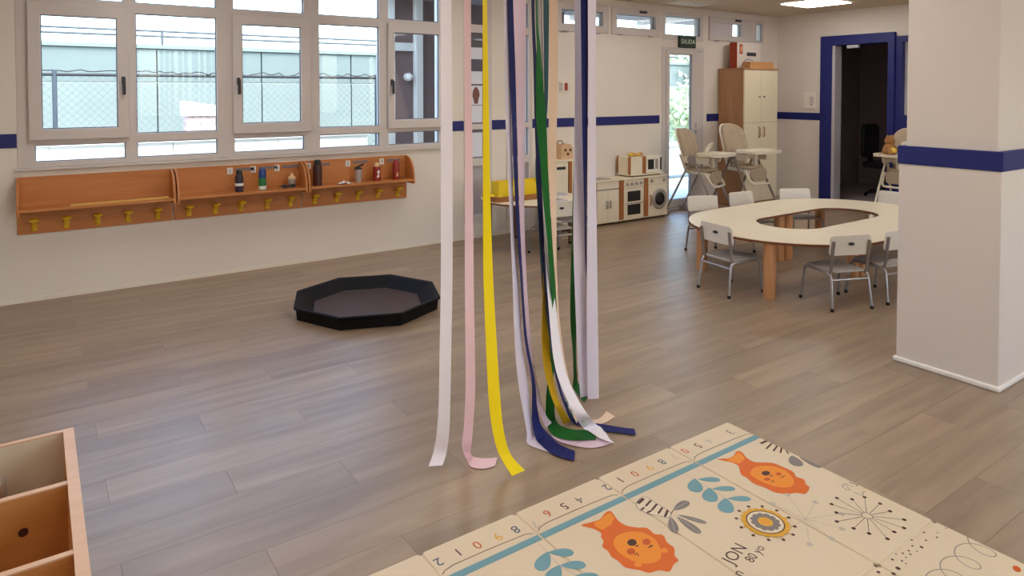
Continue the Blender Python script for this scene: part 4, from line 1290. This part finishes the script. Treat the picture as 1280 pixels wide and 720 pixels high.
# ------------------------------------------------------------------ hanging ribbons
def rib_mat(name, col):
    m = mat(name, col, .6, bump=.2, bscale=500, spec=.3)
    return m
RB = dict(white=rib_mat('ribbon_white', (246, 240, 246)), lilac=rib_mat('ribbon_lilac', (230, 220, 234)), pink=rib_mat('ribbon_pink', (244, 208, 216)), yellow=rib_mat('ribbon_yellow', (252, 222, 2)),
          mustard=rib_mat('ribbon_mustard', (214, 172, 20)), navy=rib_mat('ribbon_navy', (24, 32, 100)), mauve=rib_mat('ribbon_mauve', (228, 202, 218)), green=rib_mat('ribbon_green', (10, 96, 28)),
          teal=rib_mat('ribbon_teal', (42, 92, 106)), peach=rib_mat('ribbon_peach', (232, 204, 178)), grey=rib_mat('ribbon_grey', (206, 198, 202)), slate=rib_mat('ribbon_slate', (66, 84, 138)))
def ribbon(colk, label, d, rows, tail=(), w=.05, sgn=1, zt=.004, dend=None):
    edges = []
    dend = dend or d
    ymax = rows[-1][2]
    for xl, xr, y in rows:
        dd = d + (dend - d) * max(0, (y - 200) / max(1, ymax - 200)) if ymax > 200 else d
        app = (xr - xl) * dd / FPX
        dz = math.sqrt(max(0, w * w - app * app)) / 2 * sgn
        edges.append((at_depth(xl, y, dd - dz), at_depth(xr, y, dd + dz)))
    a, b = edges[0]
    top = [(Vector((a.x, a.y, ZC - .002)), Vector((b.x, b.y, ZC - .002))), (Vector((a.x, a.y, 2.25)), Vector((b.x, b.y, 2.25)))]
    edges = top + edges
    for i, (l, r_) in enumerate(tail):
        edges.append((on_z(*l, zt), on_z(*r_, zt + .002)))
    # keep everything above the floor
    edges = [(Vector((p.x, p.y, max(p.z, zt))), Vector((q.x, q.y, max(q.z, zt)))) for p, q in edges]
    L, R_ = [e[0] for e in edges], [e[1] for e in edges]
    def cr(P, k):
        out = []
        for i in range(len(P) - 1):
            p0, p1, p2, p3 = P[max(i - 1, 0)], P[i], P[i + 1], P[min(i + 2, len(P) - 1)]
            for q in range(k):
                t = q / k
                # centripetal-free cubic with limited tangents
                m1, m2 = (p2 - p0) * .5, (p3 - p1) * .5
                lim = (p2 - p1).length * 1.2
                if m1.length > lim: m1 = m1.normalized() * lim
                if m2.length > lim: m2 = m2.normalized() * lim
                h00, h10, h01, h11 = 2*t**3-3*t*t+1, t**3-2*t*t+t, -2*t**3+3*t*t, t**3-t*t
                v = p1 * h00 + m1 * h10 + p2 * h01 + m2 * h11
                v.z = max(v.z, zt)
                out.append(v)
        return out + [P[-1]]
    Ls, Rs = cr(L, 8), cr(R_, 8)
    vs, fs = [], []
    for l, r_ in zip(Ls, Rs):
        vs += [l, (l + r_) / 2, r_]
    for i in range(len(Ls) - 1):
        for j in (0, 1):
            fs.append((3 * i + j, 3 * i + j + 1, 3 * i + 4 + j, 3 * i + 3 + j))
    o = MB().add(vs, fs, False).build('ribbon', RB[colk], recalc=False)
    sd = o.modifiers.new('thickness', 'SOLIDIFY'); sd.thickness = .0012; sd.offset = 0
    tag(o, label, 'ribbon', 'coloured ribbons hanging from the ceiling')
    return o
ribbon('white', 'leftmost white ribbon hanging to the floor', 2.87, [(550.5, 564, 0), (550.7, 565.2, 100), (551, 565.7, 200), (551, 565.7, 340), (549.5, 564, 440), (548.5, 563, 500), (546, 561.5, 540), (541.5, 558, 566)], [((535.5, 583), (553, 582))], .05)
ribbon('pink', 'pink ribbon second from the left, its end curled on the floor', 2.86, [(580, 588.6, 0), (580.5, 589, 100), (581, 590.5, 180), (581, 592, 340), (582, 594, 480), (580, 591.5, 530), (577.5, 589, 558)], [((583, 574), (588, 566)), ((588, 583), (592, 571)), ((605, 586), (606, 573)), ((619, 582), (621.5, 572))], .042)
ribbon('yellow', 'bright yellow ribbon draped onto the floor', 2.92, [(603.5, 608.7, 0), (603.6, 610, 80), (603.7, 611.5, 170), (603.8, 613.3, 260), (604.3, 616, 340), (607, 620.3, 420), (611, 625.5, 500), (616, 630, 540), (624, 638.5, 568)], [((640, 595), (656, 588))], .05, dend=2.8)
ribbon('lilac', 'pale lilac ribbon just left of the first navy ribbon', 3.06, [(629.8, 635.5, 0), (630.5, 637.5, 80), (632, 639, 150), (636.5, 641.5, 250), (638.5, 643, 300), (641, 648.5, 360), (643.5, 653, 430), (648, 659.5, 480), (655, 663.5, 520), (658.5, 667, 540)], [((660.5, 556), (670, 545)), ((691, 567), (686, 557))], .046)
ribbon('navy', 'first navy ribbon from the left, flared on the floor', 3.08, [(635, 641.3, 0), (637.5, 644.2, 90), (641, 646.2, 180), (644.5, 648.8, 260), (650, 653, 340), (655.5, 658.5, 420), (664.5, 668.5, 475), (665, 671.5, 510), (665.5, 676, 530)], [((672, 552), (684, 541)), ((690, 567), (699, 555)), ((718, 576), (718.5, 564))], .05, zt=.008)
ribbon('mauve', 'broad mauve ribbon behind the first navy ribbon', 3.14, [(641.5, 657.6, 0), (644.5, 657, 90), (646, 656.3, 150), (647.8, 655.8, 200), (649.3, 655.3, 260), (651, 657.2, 330), (654, 661.5, 400), (657.5, 666.5, 450), (667, 674, 490), (675, 682, 518)], [((684, 537), (691.5, 530)), ((697, 551), (703, 541)), ((738, 560), (738, 550)), ((767, 553), (749, 541))], .056)
ribbon('navy', 'thin dark navy ribbon left of the green ribbon, its blue tail lying to the right', 3.2, [(664.3, 668, 0), (665.3, 669, 40), (667, 671.5, 90), (668.3, 674, 150), (671, 676, 220), (676, 680, 300), (682, 685.5, 370), (689, 692, 430), (697, 700, 480), (706, 709, 508)], [((718, 530), (720, 525)), ((750, 538), (752, 530)), ((775, 541), (775, 534)), ((795, 544), (793, 536))], .045, zt=.007)
ribbon('green', 'dark green ribbon curling along the floor', 3.16, [(669.5, 671.8, 0), (670, 673, 35), (670.8, 675.5, 60), (670, 677.8, 90), (670, 681, 130), (671, 683.3, 160), (675, 684.3, 200), (679, 686.8, 250), (684, 690, 300), (688, 693.8, 350), (691, 696, 395), (690.5, 696, 430), (685.5, 691.5, 470), (682.5, 693, 500)], [((683, 531), (694, 523)), ((692, 544), (701, 532)), ((715, 550), (718, 537)), ((745, 549), (744, 537))], .05, zt=.012)
ribbon('teal', 'teal ribbon passing behind the green ribbon', 3.26, [(679.3, 686.2, 0), (680, 685.5, 90), (680, 684.5, 130), (676, 682, 160), (669.5, 677, 200), (672, 678.8, 260), (676, 681.5, 330), (679, 684, 380), (685, 689, 430), (694, 698, 470), (704, 708, 500)], [((716, 521), (715, 517)), ((736, 526), (735, 522))], .045)
ribbon('peach', 'peach ribbon right of the teal ribbon', 3.22, [(686.3, 697.3, 0), (687, 697.3, 80), (686, 696, 150), (685, 695.3, 200), (688, 695.3, 250), (690.5, 695.6, 300), (693, 696, 340), (696, 699.5, 400), (702, 706, 450), (710, 715, 490)], [((722, 530), (722, 523)), ((751, 530), (747, 524)), ((769, 521), (758, 514))], .05)
ribbon('mustard', 'mustard ribbon showing low between green and white ribbons', 3.32, [(688.5, 691.5, 0), (689.5, 691.5, 70), (686.5, 688.3, 150), (683, 684.4, 230), (680, 681.4, 310), (677.6, 682.5, 385), (677, 686, 420), (680, 689.5, 460), (687.5, 695, 490), (694, 702, 508)], [((704, 530), (714, 527))], .05, dend=3.08)
ribbon('white', 'white ribbon with a broad lower end crossing the green curl', 3.27, [(671.5, 674.5, 0), (673, 676, 80), (675.2, 678.2, 160), (677, 680.3, 220), (679, 683.5, 270), (681, 686.5, 310), (684, 692, 360), (688, 698, 410), (691.5, 703, 445), (697.5, 709.5, 472), (709, 723, 500), (719, 736, 520)], [((731, 537), (747, 532)), ((750, 548), (757, 541)), ((768, 554), (762, 549))], .055, zt=.016, dend=3.04)
ribbon('grey', 'light grey ribbon with a small loop at its end', 3.24, [(674.5, 677.3, 0), (676, 679, 80), (677.5, 680.5, 160), (679.5, 682.5, 230), (682, 685, 300), (686, 690, 370), (692, 696.5, 430), (699, 704, 475), (703, 709, 498)], [((709, 513), (712, 505)), ((728, 508), (723, 502))], .045, zt=.01)
ribbon('lilac', 'broad lilac-grey ribbon left of the last navy ribbon', 3.48, [(718, 727.5, 0), (718.4, 728, 100), (717.5, 728.5, 200), (716.7, 731.5, 300), (720, 732.5, 400), (723, 734, 460)], [((725.5, 497), (735, 495))], .06)
ribbon('navy', 'last navy ribbon, hanging straight at the right', 3.44, [(725.8, 735.2, 0), (727, 734.8, 100), (728, 734.3, 170), (730.3, 733.5, 260), (731.5, 733.4, 320), (734.5, 737, 370), (736, 739, 440)], [((735, 494), (740, 491))], .045, dend=3.52)
ribbon('green', 'narrow green ribbon left of the broad lilac-grey ribbon', 3.54, [(722, 726, 0), (720, 724, 120), (716.2, 720, 240), (714.8, 720, 300), (713.4, 720.5, 340), (713, 720.3, 400), (716, 720, 440), (717, 721.5, 468)], [((717, 486), (723, 479)), ((730, 503), (734, 497))], .045)
ribbon('lilac', 'rightmost pale lilac ribbon hanging straight to the floor', 3.46, [(734.8, 745, 0), (735.3, 744.8, 100), (735, 745, 200), (734, 746, 300), (733.5, 747.3, 400), (734.3, 748.3, 470)], [((735, 499), (748.5, 498))], .06)

# ------------------------------------------------------------------ outside the windows
M_GROUND = mat('pale_concrete', (188, 192, 188), .85, noise=.08, nscale=1.5)
g = MB().box(-40, 60, -40, 60, -.35, -.13).build('ground_outside', M_GROUND)
tag(g, 'pale sunlit ground outside the windows', 'ground', None, 'structure')
M_BANK = mat('pale_blue_wall', (104, 113, 109), .8, noise=.14, nscale=1.2)
M_BANK2 = mat('grey_blue_wall', (92, 102, 100), .8, noise=.18, nscale=1.2)
yw_ = thing('yard_wall', 'pale blue concrete wall across the yard behind the fence', 'wall', (0, 13.6, -.06))
for i in range(14):
    x = -9 + i * 1.8
    MB().box(x + .01, x + 1.79, 0, .25, 0, 1.75).build('wall_panel', M_BANK, yw_, bevel=.01)
    MB().box(x + .01, x + 1.79, .02, .23, 1.76, 2.35).build('wall_panel', M_BANK2, yw_, bevel=.01)
MB().box(-9, 16.2, -.03, .28, 2.355, 2.42).build('coping', M_BANK, yw_)
M_PIPE = mat('pale_grey_pipe', (60, 66, 74), .5)
for zz in (2.58, 2.67):
    MB().cyl((-9, .1, zz), (16.2, .1, zz), .022, n=6).build('top_rail', M_PIPE, yw_)
for i in range(10):
    MB().cyl((-8.5 + i * 2.6, .1, 2.42), (-8.5 + i * 2.6, .1, 2.70), .022, n=6).build('rail_post', M_PIPE, yw_)
fn = thing('chain_link_fence', 'grey chain-link fence with a dark top wire outside the windows', 'fence', (0, 9.6, -.06))
for i in range(7):
    MB().cyl((-4 + i * 2.0 + .2, 0, 0), (-4 + i * 2.0 + .2, 0, 1.85), .025, n=8).build('post', M_PIPE, fn)
MB().cyl((-5, 0, 1.80), (9, 0, 1.80), .02, n=6).build('top_wire', mat('dark_wire', (24, 26, 30), .6), fn)
_rw = random.Random(5)
MB().tube([(-5 + i * .07, _rw.uniform(-.02, .02), 1.835 + _rw.uniform(-.028, .028)) for i in range(200)], .007, 5).build('barbed_wire', mat('dark_wire', (24, 26, 30), .6), fn)
ms = MB()
M_MESH = mat('mesh_wire', (78, 86, 88), .6)
hgt = 1.78
nn = 0
x = -5 - hgt
while x < 9:
    for s_ in (1, -1):
        xa, xb = (x, x + hgt) if s_ > 0 else (x + hgt, x)
        ms.add([(xa, 0, .02), (xa + .006, 0, .02), (xb + .006, 0, .02 + hgt), (xb, 0, .02 + hgt), (xa + .003, .005, .02), (xb + .003, .005, .02 + hgt)], [(0, 1, 2, 3), (1, 4, 5, 2), (4, 0, 3, 5)])
    x += .09
tag(ms.build('wire_mesh', M_MESH, fn), 'diamond wire mesh', kind='stuff')
lp = thing('added_white_wall', 'low white wall added outside to make the lower window panes bright', 'wall', (0, 8.1, -.06))  # invented wall, added so the lower panes read bright white
for i in range(6):
    MB().box(-3.2 + i * 1.105, -3.2 + i * 1.105 + 1.1, 0, .15, 0, 1.06).build('wall_section', M_WHITE, lp, bevel=.006)
MB().box(-3.22, 3.44, -.03, .18, 1.061, 1.11).build('coping', M_WHITE, lp, bevel=.006)
# white hut-like box beyond the fence
hb = thing('utility_cabinet', 'small white utility cabinet beyond the fence', 'cabinet', (1.93, 10.6, -.06))
MB().box(-.19, .19, -.15, .15, .0, 1.26).build('body', mat('cabinet_white', (196, 168, 164), .6), hb, bevel=.01)
MB().prism([(-.22, 1.26), (.22, 1.26), (.22, 1.40), (-.22, 1.47)], -.19, .19, xz(0)).build('lid', M_WHITE, hb)
for s_ in (-1, 1):
    MB().box(s_ * .004, s_ * .18, -.162, -.15, .06, 1.22).build('cabinet_door', mat('cabinet_white', (222, 206, 204), .6), hb)
# porch wing on the right with post and canopy
M_WING = mat('mauve_render', (128, 104, 100), .85, noise=.1, nscale=3)
pw = thing('porch', 'brown rendered porch with white posts outside the right window bay', 'building', (0, 0, -.06))
MB().box(3.62, 6.3, 7.75, 7.95, 0, 3.6).build('wall', M_WING, pw)
MB().box(3.50, 3.62, 7.70, 7.98, 0, 3.3).build('post', M_WHITE, pw, bevel=.008)
MB().box(3.88, 3.98, 7.66, 7.75, 0, 3.3).build('post', M_WHITE, pw, bevel=.008)
MB().box(4.28, 4.34, 7.68, 7.75, 0, 3.3).build('post', M_WHITE, pw, bevel=.008)
MB().box(3.62, 3.88, 7.70, 7.752, 2.1, 2.2).build('lintel', M_WHITE, pw)
MB().box(3.4, 9.6, 6.36, 8.05, 2.74, 2.86).build('canopy', mat('canopy_grey', (150, 140, 140), .8), pw, bevel=.01)
for cx in (5.2, 6.6, 8.0):
    MB().box(cx, cx + .08, 6.40, 8.0, 2.66, 2.74).build('canopy_beam', M_WHITE, pw)
lw = thing('wall_lamp', 'round white lamp on the brown porch wall', 'lamp', (3.80, 7.749, 1.72))
MB().cyl((0, 0, 0), (0, -.03, 0), .05, n=16).build('base', M_WHITE, lw)
MB().lathe([(.001, -.05), (.035, -.035), (.05, 0), (.035, .035), (.001, .05)], (0, -.06, 0), 16).build('globe', M_WHITE, lw)
# garden bush behind the exit door
M_LEAF = mat('pale_leaf', (196, 206, 172), .7, noise=.3, nscale=4)
for bi, (bx_, by_, bz_, br, lab) in enumerate(((11.9, 10.2, .6, .9, 'leafy green bush beyond the glass exit door'), (16.4, 14.1, 1.7, 1.5, 'taller pale tree behind the bush outside the exit door'))):
    bt = thing('garden_bush', lab, 'bush', (bx_, by_, -.06))
    MB().cyl((0, 0, 0), (.05, .02, bz_), .09, .05, 8).build('trunk', mat('bark', (112, 92, 76), .9), bt)
    rr = random.Random(11 + bi)
    lm = MB()
    for i in range(900):
        u, v, w_ = rr.gauss(0, 1), rr.gauss(0, 1), rr.gauss(0, 1)
        q = math.sqrt(u * u + v * v + w_ * w_) + 1e-6
        rad = br * rr.random() ** .4
        p = Vector((u / q * rad, v / q * rad, bz_ + .5 + w_ / q * rad * .75))
        if p.z < .15: p.z = .15 + rr.random() * .2
        d1_ = Vector((rr.gauss(0, 1), rr.gauss(0, 1), rr.gauss(0, 1))).normalized()
        d2_ = d1_.cross(Vector((rr.gauss(0, 1), rr.gauss(0, 1), rr.gauss(0, 1)))).normalized()
        s1, s2 = .11, .055
        lm.add([p - d1_ * s1, p + d2_ * s2, p + d1_ * s1, p - d2_ * s2], [(0, 1, 2, 3)])
    tag(lm.build('foliage', M_LEAF, bt, recalc=False), kind='stuff')
gw = thing('garden_wall', 'low pale stone wall outside the exit door', 'wall', (9.0, 9.0, -.06))
for i in range(6):
    MB().box(i * .8, i * .8 + .79, 0, .2, 0, .55).build('block', M_GROUND, gw, bevel=.01)
MB().box(-.02, 4.82, -.03, .23, .551, .60).build('coping', M_GROUND, gw, bevel=.008)
